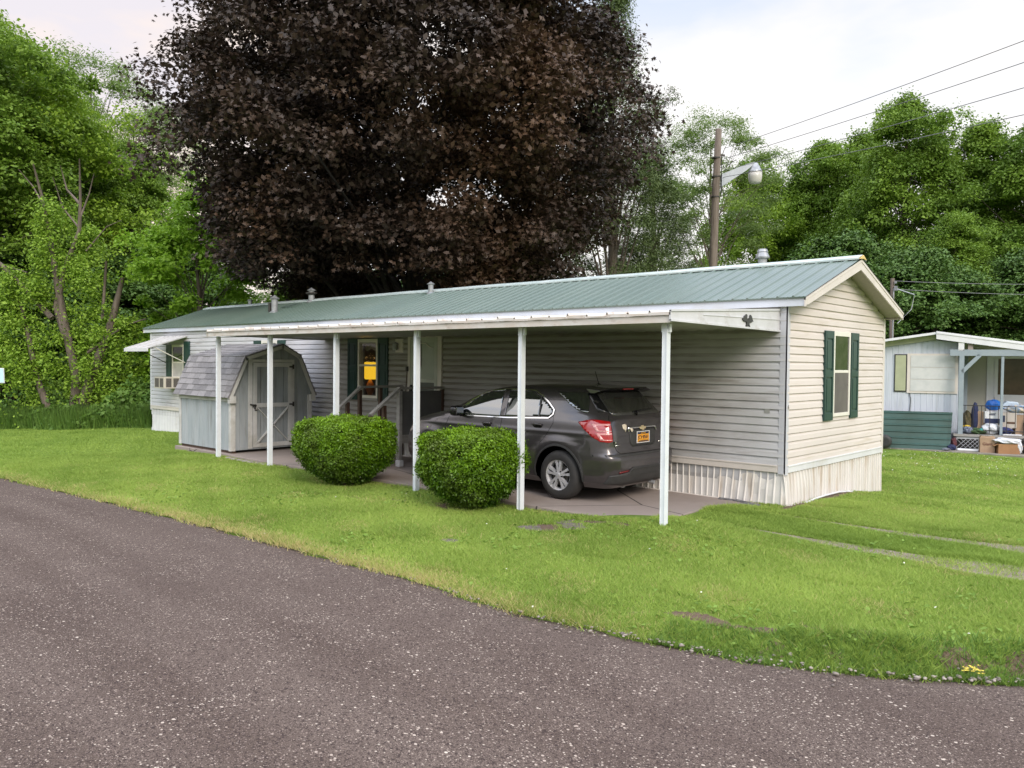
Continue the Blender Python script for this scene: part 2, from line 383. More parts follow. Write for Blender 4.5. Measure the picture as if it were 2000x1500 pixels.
def roadmat():
    m, nt, nodes, links = mk('chip_seal_road'); v = coords(nt)
    base = mixc(nt, noise(nt, v, .5, 4, .6, .35, .65), (.108,.080,.064), (.146,.112,.091))
    tr = noise(nt, coords(nt, (.12, 1.1, 1)), 1.5, 3, .5, .38, .66)
    base = mixc(nt, tr, base, (.19,.15,.125))
    base = mixc(nt, noise(nt, v, 130, 3, .7, .35, .65), base, (.05,.036,.033)); base = mixc(nt, noise(nt, v, 48, 3, .7, .50, .62), base, (.040,.028,.026))
    prev = base; bumps = None
    for sc_, th, colr, k in ((105, .42, (.25,.20,.175), 0), (52, .29, (.46,.40,.34), 3), (23, .19, (.56,.49,.42), 7)):
        vo = N(nt, 'ShaderNodeTexVoronoi'); vo.inputs['Scale'].default_value = sc_
        wv = coords(nt, (1, 1.25, 1)); links.new(wv, vo.inputs['Vector'])
        sc3 = N(nt, 'ShaderNodeSeparateColor'); links.new(vo.outputs['Color'], sc3.inputs[0])
        # only some cells hold a stone, of its own size
        size = math_(nt, 'MULTIPLY', sc3.outputs[0], th*1.5)
        has = math_(nt, 'GREATER_THAN', sc3.outputs[1], .50 if k == 0 else (.60 if k == 3 else .66))
        inside = math_(nt, 'MULTIPLY', math_(nt, 'LESS_THAN', vo.outputs['Distance'], size), has)
        patch = noise(nt, v, .8+k*.1, 3, .6, .36, .58)
        if k: inside = math_(nt, 'MULTIPLY', inside, math_(nt, 'GREATER_THAN', math_(nt, 'ADD', patch, sc3.outputs[2]), .84))
        stone = mixc(nt, sc3.outputs[2], colr, (colr[0]*.55, colr[1]*.5, colr[2]*.5))
        prev = mixc(nt, inside, prev, stone)
        bumps = inside if bumps is None else math_(nt, 'MAXIMUM', bumps, inside)
    hb = math_(nt, 'ADD', math_(nt, 'MULTIPLY', bumps, .6), noise(nt, v, 160, 3, .7, 0, 1))
    bsdf(nt, prev, .85, 0, .18, 0, hb, .55, .004)
    return m
M['road'] = roadmat()
rx = np.concatenate([np.arange(-60, -14, 1.0), np.arange(-14, 9, .05), np.arange(9, 30, .5)])
jit = (RNG.random(len(rx))-.5)*.035+.03*np.sin(rx*3.1)+.025*np.sin(rx*7.7+1)
e = edge(rx)+jit
ts = np.concatenate([[0,.012,.04,.1], np.linspace(.2, 1, 9)])
RV = []; 
for t in ts:
    yy = (e+.10)*(1-t)+(-26)*t; zz = zroad(rx)+np.where(t == 0, -.03, .018*np.minimum(1, t*20))
    RV.append(np.stack([rx, yy, zz+0*rx], -1))
RV = np.stack(RV, 0).reshape(-1, 3); nr = len(rx)
I = (np.arange(len(ts)-1)[:,None]*nr+np.arange(nr-1)[None,:]).ravel()
rd = npmesh('road', RV, np.stack([I, I+nr, I+nr+1, I+1], -1), M['road'], smooth=True)
tag(rd, 'reddish brown chip seal road with pale embedded stones', 'road', kind='structure')

# worn gravel wheel tracks that leave the concrete and cross the lawn to the road
def gravelmat():
    m, nt, nodes, links = mk('worn_gravel'); v = coords(nt)
    col = mixc(nt, noise(nt, v, 45, 3, .7, .35, .65), (.155,.12,.095), (.27,.225,.185))
    col = mixc(nt, noise(nt, v, 120, 2, .6, .55, .7), col, (.42,.38,.34))
    col = mixc(nt, noise(nt, v, 2.2, 4, .6, .48, .66), col, (.14,.15,.06))
    bsdf(nt, col, .9, 0, .2, 0, noise(nt, v, 80, 3, .7, 0, 1), .8, .01); return m
M['gravel'] = gravelmat()
def track(cy0, cy1, x0, x1, w0, w1):
    xx = np.arange(x0, x1, .12); L = []
    nC = 7
    for j in range(nC):
        s = j/(nC-1)-.5
        wd = np.interp(xx, [x0, x1], [w0, w1])*(1+.25*np.sin(xx*2.3+j)); yc = np.interp(xx, [x0, x1], [cy0, cy1])
        yy = yc+s*wd
        L.append(np.stack([xx, yy, lawn(xx, yy)+.012*(1-(2*s)**4)-.004], -1))
    A = np.stack(L, 0).reshape(-1, 3); n = len(xx)
    I = (np.arange(nC-1)[:,None]*n+np.arange(n-1)[None,:]).ravel()
    return A, np.stack([I, I+1, I+n+1, I+n], -1)
A1, F1 = track(-.62, -.68, .9, 6.2, .14, .95); A2, F2 = track(-1.83, -1.82, .5, 6.4, .14, 1.55)
tr = npmesh('driveway', np.concatenate([A1, A2]), np.concatenate([F1, F2+len(A1)]), M['gravel'], smooth=True)
tag(tr, 'two worn gravel wheel tracks across the lawn', 'driveway', kind='structure')

# concrete slab of the carport
sp = [(-.30,.03),(-.55,-.35),(-.72,-.9),(-.66,-1.7),(-.85,-2.2),(-1.05,-2.56),(-6.0,-2.52),(-9.6,-2.60),(-11.05,-2.56),(-13.6,-2.50),(-13.6,.03)]
b = MB(); b.prism(sp, -.25, .02, 'z')
sl_ = b.build('driveway_slab', M['concrete'], bevel=.008); tag(sl_, 'pinkish grey concrete slab under the carport', 'driveway slab', kind='structure')
# worn concrete strip beside the neighbouring home
b = MB(); b.prism([(-6,12.1),(-2.6,12.62),(1.6,13.1),(7,14.2),(7,19),(-6,17)], -.5, -.245, 'z')
o = b.build('patio', simple('bare_dirt_patio', (.20,.18,.155), (.28,.25,.22), 3, .9, dirt=(.10,.13,.05)), None); tag(o, 'bare grey strip in front of the neighbouring home', 'patio', kind='structure')
# ------------------------------------------------------------------ the mobile home
L_, W_, ZT, ZS, ZF = 20.56, 4.03, .484, .59, 2.847
EAVE_Y, EAVE_Z, RID_Z, OX, OXL = -.09, 2.985, 3.72, .305, .36
SL = (RID_Z-EAVE_Z)/(W_/2-EAVE_Y)
def roofz(y): return EAVE_Z+SL*(min(y, W_-y)-EAVE_Y)
home = empty('mobile_home', label='long beige mobile home with ribbed green metal roof', cat='mobile home')
E_ = .1143
def siding(mb, a0, a1, along, zlim=None, cuts=(), z0=ZS, z1=2.86, sgn=-1, mi=0):
    """courses of lap siding; along='x' faces -y, along='y' faces +x"""
    k = 0
    while True:
        zb = z0+k*E_
        if zb >= z1: break
        prof = [(.002, zb-.012), (.031, zb-.002), (.024, zb+.066), (.006, zb+E_)]
        prof = [(d, min(z, z1)) for d, z in prof]
        mid = zb+.5*E_
        spans = [(a0, a1)]
        if zlim: lo, hi = zlim(mid); spans = [(max(a0, lo), min(a1, hi))]
        for (c0, c1, cz0, cz1) in cuts:
            if cz0 < mid < cz1:
                spans = [q for s in spans for q in ((s[0], min(s[1], c0)), (max(s[0], c1), s[1])) if q[1]-q[0] > .01]
        for (s0, s1) in spans:
            if s1 <= s0: continue
            vs = []
            nseg = max(1, int((s1-s0)/1.2))
            for i in range(nseg+1):
                a = s0+(s1-s0)*i/nseg
                wob = .0016*sin(a*1.7+k*2.1)+.0012*sin(a*4.1+k)
                for d, z in prof:
                    vs.append((a, -d-wob, z+wob) if along == 'x' else (d+wob, a, z+wob))
            fs = [(i*4+j, (i+1)*4+j, (i+1)*4+j+1, i*4+j+1) for i in range(nseg) for j in range(3)]
            mb.add(vs, fs, mi)
        k += 1
LW = (-9.86, -9.23, 1.24, 2.47)      # the lit window's opening
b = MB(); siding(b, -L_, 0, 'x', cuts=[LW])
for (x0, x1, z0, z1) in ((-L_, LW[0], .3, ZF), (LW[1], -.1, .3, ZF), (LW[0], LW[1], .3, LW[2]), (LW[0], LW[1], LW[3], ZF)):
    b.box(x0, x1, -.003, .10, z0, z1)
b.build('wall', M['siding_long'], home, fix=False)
b = MB()
def glim(z):
    if z < ZF-.02: return (0, W_)
    yy = (z-EAVE_Z+.10)/SL+EAVE_Y; return (yy, W_-yy)
siding(b, 0, W_, 'y', zlim=glim, z1=RID_Z-.06)
b.prism([(0,.3),(W_,.3),(W_,ZF),(W_/2,RID_Z-.12),(0,ZF)], -.1, .002, 'x')
b.build('wall', M['siding_gable'], home, fix=False)
b = MB(); b.prism([(0,-.1),(W_,-.1),(W_,ZF),(W_/2,RID_Z-.12),(0,ZF)], -L_, -L_+.1, 'x'); b.box(-L_, 0, W_-.1, W_, -.2, ZF); b.box(-L_, -.1, .1, W_-.1, .40, .47); b.box(-L_+.1, -.1, .1, W_-.1, 2.70, 2.76)
b.build('wall', M['siding_long'], home)
# corner posts
b = MB(); b.box(-.085, .027, -.029, 0, ZT-.02, ZF); b.box(.0, .029, -.029, .055, ZT-.03, ZF)
b.build('corner_trim', simple('corner_trim_paint', (.52,.53,.58), (.48,.49,.53), 3, .5), home, bevel=.003)
b = MB(); b.box(0, .032, W_-.06, W_+.03, ZT-.02, ZF+.02); b.box(-.07, .0, W_, W_+.03, ZT-.02, ZF)
b.build('corner_trim', M['trim_cream'], home, bevel=.003)
b = MB(); b.box(-L_-.02, -L_+.075, -.03, -.0, ZT-.04, ZF)
b.build('corner_trim', M['trim_white'], home, bevel=.003)
# belt trim above the skirting
b = MB(); b.box(-L_, -.09, -.034, 0, ZT, ZS-.02); b.box(-L_, -.09, -.042, -.0, ZS-.022, ZS)
b.build('skirt_trim', M['trim_cream'], home, bevel=.003)
b = MB(); b.box(0, .036, .055, W_-.03, ZT, ZS-.02); b.box(0, .044, .055, W_-.03, ZS-.022, ZS)
b.build('skirt_trim', M['trim_white'], home, bevel=.003)
# ribbed skirting, dented at the near corner
def skirt(along, a0, a1, base, zfun, name, mat, dent, dm=1):
    prof = [(0,0),(.080,0),(.085,.012),(.096,.012),(.102,0)]
    V = []; xs_ = []
    a = a0
    while a < a1:
        for p, d in prof[:-1]:
            if a+p < a1: xs_.append((a+p, d))
        a += .107
    xs_.append((a1, 0)); nz = 7; vs = []; fs = []
    for (p, d) in xs_:
        zb = zfun(p)
        for j in range(nz):
            z = zb+(ZT-zb)*j/(nz-1)
            dd, sh = dent(p, z, j/(nz-1))
            o = base+d*dm+dd
            vs.append((p+sh, -o, z) if along == 'x' else (o, p+sh, z))
    for i in range(len(xs_)-1):
        for j in range(nz-1):
            fs.append((i*nz+j, (i+1)*nz+j, (i+1)*nz+j+1, i*nz+j+1))
    b = MB(); b.add(vs, fs)
    return b.build(name, mat, home)
def gz1(x, y): return float(terrain(np.array([x]), np.array([y]))[0])
def dl(p, z, t): 
    k = max(0, 1-abs(p)/1.3)
    return (.03*k*(1-t)+.006*k*sin(t*9+p*11)*(t < .9)*min(1,abs(p)*4), -.18*k*(1-k)*(1-t)-.0)
skirt('x', -13.6, .030, .0, lambda p: (.0 if p < -.6 else -.03), 'skirting', M['skirt'], dl)
skirt('x', -L_, -13.6, .0, lambda p: gz1(p, -.05)-.05, 'skirting', M['trim_white'], lambda p, z, t: (0, 0))
def dg_(p, z, t):
    k = max(0, 1-abs(p-.25)/.9)
    return (.03*k*(1-t)+.03*k*(1-k)*2*sin(t*pi)+.010*sin(p*13)*(1-t)*(1-k), .22*k*(1-k)*(1-t))
skirt('y', -.045, W_, .005, lambda p: float(np.interp(p, [0,.85,2.1,W_], [-.06,-.035,-.07,-.32])), 'skirting', M['skirt'], dg_, 2.0)
b = MB(); b.tube([(-.9,-.045,.015),(-4,-.03,.03),(-8,-.03,.03),(-11,-.03,.03)], .016, 6); b.build('skirt_track', M['trim_cream'], home)
b = MB(); b.tube([(.05,.12,0),(.06,.5,-.02),(.08,.9,.02),(.05,1.4,.015),(.04,2.0,.0),(.03,2.6,-.06),(.03,3.2,-.16)], [.014]*7, 6); b.build('skirt_track', M['trim_white'], home)
# roof sheet with ribs
def roof_sheet(y0, z0, y1, z1, xa, xb, pitch=.2286):
    xs_ = []; x = xa; 
    while x < xb:
        for p, h in ((0,0),(.014,.019),(.030,.019),(.044,0),(.10,.0),(.105,.004),(.115,.004),(.12,0),(.16,.0),(.165,.004),(.175,.004),(.18,0)):
            if x+p < xb: xs_.append((x+p, h))
        x += pitch
    xs_.append((xb, 0)); vs = []; fs = []
    n = Vector((0, -(z1-z0), (y1-y0))).normalized()
    if n.z < 0: n = -n
    for (p, h) in xs_:
        for t in (0, 1):
            vs.append((p, y0+(y1-y0)*t+n.y*h, z0+(z1-z0)*t+n.z*h))
    k = len(xs_)
    for (p, h) in xs_:      # underside
        for t in (0, 1): vs.append((p, y0+(y1-y0)*t-n.y*.02, z0+(z1-z0)*t-n.z*.02))
    for i in range(k-1):
        fs.append((2*i, 2*i+2, 2*i+3, 2*i+1)); fs.append((2*k+2*i, 2*k+2*i+1, 2*k+2*i+3, 2*k+2*i+2))
        fs.append((2*i, 2*k+2*i, 2*k+2*i+2, 2*i+2))
    return vs, fs
b = MB()
b.add(*roof_sheet(EAVE_Y-.03, EAVE_Z-.01, W_/2, RID_Z, -L_-OXL, OX+.01)); b.add(*roof_sheet(W_-EAVE_Y+.03, EAVE_Z-.01, W_/2, RID_Z, -L_-OXL, OX+.01))
roof = b.build('roof', M['roof_green'], home, fix=False)
b = MB()
for s in (1, -1):
    y0 = W_/2; yo = W_/2-s*.16; vs = []
    for x in np.linspace(-L_-OXL, OX+.02, 30):
        w_ = .004*sin(x*2.2)
        vs += [(x, y0, RID_Z+.045+w_), (x, yo, RID_Z+.045-.16*SL-.004+w_), (x, yo, RID_Z+.018-.16*SL-.004+w_)]
    b.add(vs, [(3*i+j, 3*i+3+j, 3*i+4+j, 3*i+1+j) for i in range(29) for j in (0,1)])
b.build('ridge_cap', M['roof_trim'], roof, fix=False)
b = MB(); b.prism([(W_/2-.13,RID_Z-.03),(W_/2,RID_Z+.04),(W_/2+.13,RID_Z-.03),(W_/2,RID_Z-.015)], OX-.01, OX+.035, 'x')
b.build('foam_closure', simple('yellow_foam', (.72,.55,.22), (.6,.45,.18), 9, .9), roof)
# fascia and eave trim
b = MB(); b.box(-L_-OXL+.02, OX-.025, EAVE_Y+.002, EAVE_Y+.03, ZF, ZF+.105)
b.build('fascia', simple('fascia_paint', (.58,.62,.70), (.53,.57,.64), 1.5, .4, dirt=(.5,.5,.5)), home)
b = MB(); b.box(-L_-OXL+.01, OX-.005, EAVE_Y-.012, EAVE_Y+.012, ZF+.107, EAVE_Z-.018)
b.build('eave_trim', M['roof_trim'], home)
b = MB(); b.box(-L_-OXL, OX, EAVE_Y+.03, -.03, ZF+.01, ZF+.02); b.box(-L_-OXL, OX, W_+.03, W_-EAVE_Y-.01, ZF+.01, ZF+.02)
b.box(-L_-OXL+.02, OX-.025, W_-EAVE_Y-.03, W_-EAVE_Y, ZF, ZF+.105)
b.build('soffit', M['trim_cream'], home)
for xx in (OX-.022, -L_-OXL):
    for s in (0, 1):
        def yy(t): return (W_/2-(W_/2-EAVE_Y+.012)*t) if s == 0 else (W_/2+(W_/2-EAVE_Y+.012)*t)
        def zz(t, d): return RID_Z-.022-(RID_Z-EAVE_Z)*t-d
        b = MB(); b.prism([(yy(0),zz(0,0)),(yy(1),zz(1,0)),(yy(1),zz(1,.125)),(yy(0),zz(0,.165))], xx, xx+.022, 'x')
        b.prism([(yy(0),zz(0,0)),(yy(1),zz(1,0)),(yy(1),zz(1,.035)),(yy(0),zz(0,.045))], xx-.006, xx+.030, 'x')
        b.build('barge_board', M['trim_cream'], home)
for s in (0, 1):
    b = MB(); y0 = EAVE_Y+.02; z0 = EAVE_Z-.12
    pts = [(y0, z0), (W_/2, RID_Z-.155), (W_/2, RID_Z-.14), (y0, z0+.015)]
    if s: pts = [(W_-p, q) for p, q in pts]
    b.prism(pts, .02, OX-.024, 'x')
    b.build('rake_soffit', simple('soffit_tan', (.40,.37,.31), (.34,.31,.26), 20, .6), home)
# roof vents
def vent(x, y, h, r, kind):
    z0 = roofz(y)-.03; v = MB()
    if kind == 'box':
        v.lathe([(r*1.5,0),(r*1.5,.02),(r,.03),(r,h*.62)], (x,y,z0), 14); 
        v.lathe([(r*1.55,h*.60),(r*1.6,h*.66),(r*1.1,h*.86),(r*1.25,h*.88),(r*1.0,h),(0.001,h)], (x,y,z0), 14)
        return v.build('roof_vent', M['galv'], home, smooth=False)
    v.lathe([(r*1.6,0),(r*1.6,.02),(r,.06),(r,h*.78)], (x,y,z0), 14)
    v.lathe([(r*1.45,h*.78),(r*1.5,h*.82),(0.001,h)], (x,y,z0), 14)
    if kind == 'dark':
        v.lathe([(r*1.2,h*.5),(r*1.25,h*.56),(r*1.9,h*.60),(r*1.9,h*.66),(r*1.2,h*.70)], (x,y,z0), 14, mi=1)
    return v.build('roof_vent', [M['galv'], M['dark_metal']], home, smooth=False)
vent(-1.43, 2.2, .40, .075, 'box'); vent(-9.55, 1.8, .31, .062, 'cap'); vent(-14.65, 1.9, .42, .085, 'dark'); vent(-15.0, .95, .50, .085, 'cap'); vent(-18.4, 2.15, .30, .06, 'cap')
b = MB(); b.cbox((-15.35,1.05,roofz(1.05)+.10), (.10,.12,.28)); b.build('roof_vent', M['dark_metal'], home)
b = MB(); b.cbox((-14.95,1.45,roofz(1.45)+.02), (.55,.35,.05), rx=math.atan(SL)); b.build('roof_hatch', M['roof_green'], roof)
# shutters and windows
def shutter(x0, x1, z0, z1, face, name='shutter'):
    v = MB(); 
    def B(a0,a1,d0,d1,c0,c1):
        if face == 'x': v.box(d0, d1, a0, a1, c0, c1)
        else: v.box(a0, a1, -d1, -d0, c0, c1)
    w = x1-x0; fr = .05
    B(x0,x1,.019,.045,z0,z1)
    B(x0,x0+fr,.045,.060,z0,z1); B(x1-fr,x1,.045,.060,z0,z1)
    zm = z0+(z1-z0)*.52
    for c in ((z0,z0+.12),(zm-.05,zm+.05),(z1-.12,z1)): B(x0+fr,x1-fr,.045,.060,c[0],c[1])
    for c in ((z0+.15,zm-.08),(zm+.08,z1-.15)): B(x0+fr+.03,x1-fr-.03,.045,.057,c[0],c[1])
    return v.build(name, M['shutter'], home, bevel=.004)
def window(x0, x1, z0, z1, face, zm, up, lowm, sash_to=None):
    v = MB()
    def B(v,a0,a1,d0,d1,c0,c1,mi=0):
        if face == 'x': v.box(d0, d1, a0, a1, c0, c1, mi)
        else: v.box(a0, a1, -d1, -d0, c0, c1, mi)
    f_ = .055
    B(v,x0,x0+f_,-.06,.052,z0,z1); B(v,x1-f_,x1,-.06,.052,z0,z1); B(v,x0+f_,x1-f_,-.06,.052,z1-f_*1.3,z1); B(v,x0+f_,x1-f_,-.06,.052,z0,z0+f_)
    B(v,x0+f_,x1-f_,-.02,.042,zm-.022,zm+.022)
    fo = v.build('window', M['vinyl_white'], home, bevel=.003)
    if up is not None:
        p = MB(); B(p,x0+f_,x1-f_,.033,.037,zm+.022,z1-f_*1.3); p.build('pane', up, fo)
        p = MB(); B(p,x0+f_,x1-f_,.034,.039,z0+f_,zm-.022); p.build('screen' if lowm is M['screen'] else 'pane', lowm, fo)
    return fo
shutter(1.28,1.62,1.17,2.56,'x'); shutter(2.37,2.70,1.17,2.56,'x'); window(1.63,2.34,1.22,2.56,'x',1.93,M['glass_dark'],M['screen'])
shutter(-10.28,-9.93,1.16,2.53,'y'); shutter(-9.19,-8.85,1.16,2.53,'y')
litf = window(LW[0]-.05,LW[1]+.03,LW[2]-.03,LW[3]+.04,'y',1.93,None,None)
def clearglass():
    m, nt, nodes, links = mk('clear_pane'); a = N(nt,'ShaderNodeBsdfTransparent'); a.inputs[0].default_value=(.92,.93,.92,1); g_ = N(nt,'ShaderNodeBsdfGlossy'); g_.inputs['Roughness'].default_value=.02
    mx = N(nt,'ShaderNodeMixShader'); mx.inputs[0].default_value=.07; o = N(nt,'ShaderNodeOutputMaterial')
    links.new(a.outputs[0],mx.inputs[1]); links.new(g_.outputs[0],mx.inputs[2]); links.new(mx.outputs[0],o.inputs[0]); return m
M['clear'] = clearglass()
b = MB(); b.box(LW[0],LW[1],-.014,-.010,LW[2],LW[3]); b.build('pane', M['clear'], litf)
# room behind the lit window
b = MB(); rx0, rx1, ry0, ry1 = -13.5, -8.7, .12, 3.4
b.box(rx0,rx1,ry1,ry1+.05,.5,2.7); b.box(rx0-.05,rx0,ry0,ry1,.5,2.7); b.box(rx1,rx1+.05,ry0,ry1,.5,2.7); b.box(rx0,rx1,ry0,ry1,.48,.5,1); b.box(rx0,rx1,ry0,ry1,2.68,2.7)
b.build('room', [simple('wood_panelling', (.16,.085,.04), (.10,.05,.025), 4, .6, stretch=(6,6,.4)), simple('brown_carpet', (.10,.07,.05), (.07,.05,.04), 30, .9)], home)
b = MB()
vs = []; 
for i in range(25):
    a = LW[0]+.02+(LW[1]-LW[0]-.04)*i/24
    vs += [(a, .10+.012*sin(i*1.9), LW[3]), (a, .10+.016*sin(i*1.9+.5), LW[3]-.20-.02*sin(i*.5))]
b.add(vs, [(2*i,2*i+2,2*i+3,2*i+1) for i in range(24)]); b.build('curtain', simple('lace_valance', (.38,.33,.28), (.28,.23,.18), 30, .8), home, fix=False)
# far windows on the long side
shutter(-19.42,-19.06,1.50,2.46,'y'); shutter(-18.28,-17.93,1.16,2.55,'y'); window(-19.05,-18.30,1.46,2.46,'y',1.93,M['glass_dark'],M['screen_pale'])
shutter(-14.36,-14.0,1.16,2.53,'y'); shutter(-13.22,-12.88,1.16,2.53,'y'); window(-13.99,-13.24,1.22,2.53,'y',1.93,M['screen_pale'],M['screen_pale'])
# door with storm panel, light
b = MB(); b.box(-8.18,-8.10,-.06,.0,.60,2.60); b.box(-7.26,-7.14,-.06,.0,.60,2.60); b.box(-8.10,-7.26,-.06,0,2.52,2.60)
b.build('door_frame', M['trim_cream'], home, bevel=.003)
b = MB(); b.box(-8.10,-7.26,-.045,-.0,.62,2.52); b.box(-8.09,-8.0,-.056,-.045,.63,2.51); b.box(-7.36,-7.27,-.056,-.045,.63,2.51); b.box(-8.0,-7.36,-.056,-.045,2.42,2.51); b.box(-8.0,-7.36,-.056,-.045,1.60,1.66); b.box(-8.0,-7.36,-.056,-.045,.63,.8)
dr = b.build('door', M['door_white'], home, bevel=.003)
b = MB(); b.box(-7.995,-7.365,-.0505,-.0465,1.67,2.415); b.build('pane', simple('dusty_storm_glass', (.27,.30,.27), (.33,.36,.32), 3, .3, spec=.8), dr)
b = MB(); b.box(-7.995,-7.365,-.0505,-.0465,.805,1.595); b.build('screen', simple('storm_screen', (.09,.10,.095), (.12,.12,.11), 3, .5), dr)
b = MB(); b.box(-7.83,-7.755,-.066,-.058,1.92,2.46); b.build('wood_strip', simple('pinkish_wood', (.28,.19,.15), (.22,.15,.12), 6, .7), dr)
b = MB(); b.tube([(-7.90,-.064,2.38),(-7.72,-.064,2.40),(-7.6,-.064,2.39),(-7.5,-.064,2.33),(-7.42,-.064,2.31)], .010, 6); b.build('cord', M['vinyl_white'], dr)
b = MB(); b.cbox((-8.045,-.075,1.45),(.05,.03,.18)); b.tube([(-8.045,-.07,1.5),(-8.045,-.12,1.5),(-8.045,-.12,1.38),(-8.045,-.07,1.38)],.012,6); b.build('handle', M['iron'], dr)
b = MB(); b.box(-8.62,-8.36,-.03,0,2.20,2.50); b.box(-8.60,-8.38,-.036,-.02,2.23,2.47)
lt = b.build('light_plate', M['trim_cream'], home)
b = MB(); b.lathe([(.0,0),(.05,.0),(.055,.04),(.045,.14),(.0,.16)], (-8.56,-.09,2.26), 12); b.tube([(-8.5,-.03,2.38),(-8.56,-.09,2.43)],.012,6); b.build('lantern', M['galv'], lt)
text_mesh('6', .085, 'house_number', M['iron'], home, Matrix.Translation((.031,.030,1.42)) @ Matrix.Rotation(pi/2,4,'Z') @ Matrix.Rotation(pi/2,4,'X'))
b = MB(); b.box(-.30,-.22,-.030,-.018,1.33,1.41); b.build('outlet_cover', simple('grey_plastic', (.30,.30,.29)), home)
# hinged awning over the far window
b = MB(); A0=(-19.75,-.03,2.70); 
aw = [(-19.62,-.03,2.70),(-18.12,-.03,2.70),(-18.12,-1.18,2.33),(-19.62,-1.18,2.33)]
vs = aw+[(p[0],p[1],p[2]-.02) for p in aw]
b.add(vs, [(0,1,2,3),(7,6,5,4),(0,4,5,1),(1,5,6,2),(2,6,7,3),(3,7,4,0)])
for i in range(7):
    x = -19.62+.25*i; b.bar((x,-.03,2.712),(x,-1.18,2.342),.025,.022)
awn = b.build('window_awning', M['carport_white'], home)
b = MB(); b.box(-19.64,-18.10,-1.21,-1.17,2.24,2.335); b.build('valance', M['trim_white'], awn)
for i, x in enumerate((-19.5, -18.2)):
    b = MB(); b.tube([(x,-.03,1.92),(x,-.95,2.36)], .014, 6); b.build('arm', M['vinyl_white'] if i else M['iron'], awn)
b = MB(); b.tube([(-19.6,-.6,2.46),(-18.15,-.6,2.46)], .02, 6); b.tube([(-19.6,-1.0,2.34),(-18.15,-1.0,2.34)], .02, 6); b.build('brace', M['iron'], awn)
# the window air conditioner sits in the far window
ac = empty('air_conditioner', (-18.9, 0, 1.16), label='beige window air conditioner poking out below the far awning', cat='air conditioner')
b = MB(); b.box(-.32,.32,-.50,-.02,0,.34); b.build('case', M['beige_plastic'], ac, bevel=.012)
b = MB(); b.box(-.27,-.02,-.506,-.5,.04,.30); b.box(.05,.27,-.506,-.5,.04,.30); b.box(.3205,.325,-.44,-.28,.04,.30); b.box(.3205,.325,-.22,-.06,.04,.30); b.build('grille', M['grille'], ac)
pl_ = bpy.data.lights.new('lamp_bulb','POINT'); pl_.energy = 14; pl_.color = (1,.55,.15); pl_.shadow_soft_size = .12
po_ = bpy.data.objects.new('lamp_bulb', pl_); COL.objects.link(po_); po_.location = (-10.32,.62,2.08)
# lit table lamp inside
lamp = empty('table_lamp', (-10.32, .62, 1.10), label='lit yellow table lamp seen through the window', cat='table lamp')
def emis(name, col, s, c2=None):
    m, nt, nodes, links = mk(name); e_ = N(nt,'ShaderNodeEmission'); e_.inputs[0].default_value=c4(col); e_.inputs[1].default_value=s; o = N(nt,'ShaderNodeOutputMaterial'); links.new(e_.outputs[0],o.inputs[0]); return m
b = MB(); b.lathe([(.13,.50),(.19,.60),(.19,.78),(.17,.90)], (0,0,0), 7); b.build('lamp_shade', emis('lamp_shade_glow', (1,.58,.03), .95), lamp)
b = MB(); b.lathe([(.001,0),(.09,0),(.085,.03),(.03,.06),(.06,.16),(.12,.30),(.07,.42),(.02,.50)], (0,0,0), 14); b.build('lamp_base', simple('amber_glass_base', (.75,.30,.04), (.6,.2,.02), 6, .3), lamp)
tb = empty('side_table', (-10.32,.62,.5), label='small table carrying the lamp inside the window', cat='side table')
b = MB(); b.box(-.4,.4,-.28,.28,.57,.60); b.build('tabletop', M['wood_dark'], tb)
for sx in (-.36,.36):
    for sy in (-.24,.24):
        b = MB(); b.box(sx-.02,sx+.02,sy-.02,sy+.02,.0,.57); b.build('leg', M['wood_dark'], tb)

# ------------------------------------------------------------------ carport
cp = empty('carport', (-5.5,-2.75,0), label='white aluminium carport roof on slim posts along the home', cat='carport')
def cpb(): return MB()
def off(mb): mb.v = [(x+5.5, y+2.75, z) for x, y, z in mb.v]; return mb
X0, X1, YF = -11.22, -.10, -2.92
b = MB(); b.box(X0, X1-.02, YF, YF+.05, 2.505, 2.590)
off(b).build('fascia', M['carport_rusty'], cp)
# roof pans: folded seams running down the slope, each pan end showing
def pz(y): return 2.615+(y-YF)/(0-YF)*.165
b = MB(); npan = 36; pw = (X1-X0)/npan
for i in range(npan):
    xa = X0+i*pw; h = .012*(i % 2)+.004*sin(i*1.7)
    vs = []
    for y in (YF-.02, -1.5, -.0):
        vs += [(xa, y, pz(y)+h), (xa+.02, y, pz(y)+h+.030), (xa+.04, y, pz(y)+h), (xa+pw, y, pz(y)+h)]
    b.add(vs, [(4*j+k, 4*j+k+1, 4*j+k+5, 4*j+k+4) for j in (0,1) for k in (0,1,2)])
    b.add([(xa+.004, YF-.022, 2.592), (xa+pw-.004, YF-.022, 2.592), (xa+pw-.004, YF-.022, pz(YF)+h), (xa+.004, YF-.022, pz(YF)+h)], [(0,1,2,3)])
off(b).build('roof_pans', M['carport_rusty'], cp, fix=False)
b = MB(); 
vs = []; fs = []
xk = np.arange(X0, X1, .155)
for i, x in enumerate(xk):
    d = -.035 if i % 2 else 0
    for y in (YF+.05, -.02): vs.append((x, y, 2.565+d+(y-YF)/2.92*.0)); 
for i in range(len(xk)-1): fs.append((2*i,2*i+2,2*i+3,2*i+1))
b.add(vs, fs); off(b).build('ceiling_pans', M['carport_under'], cp, fix=False)
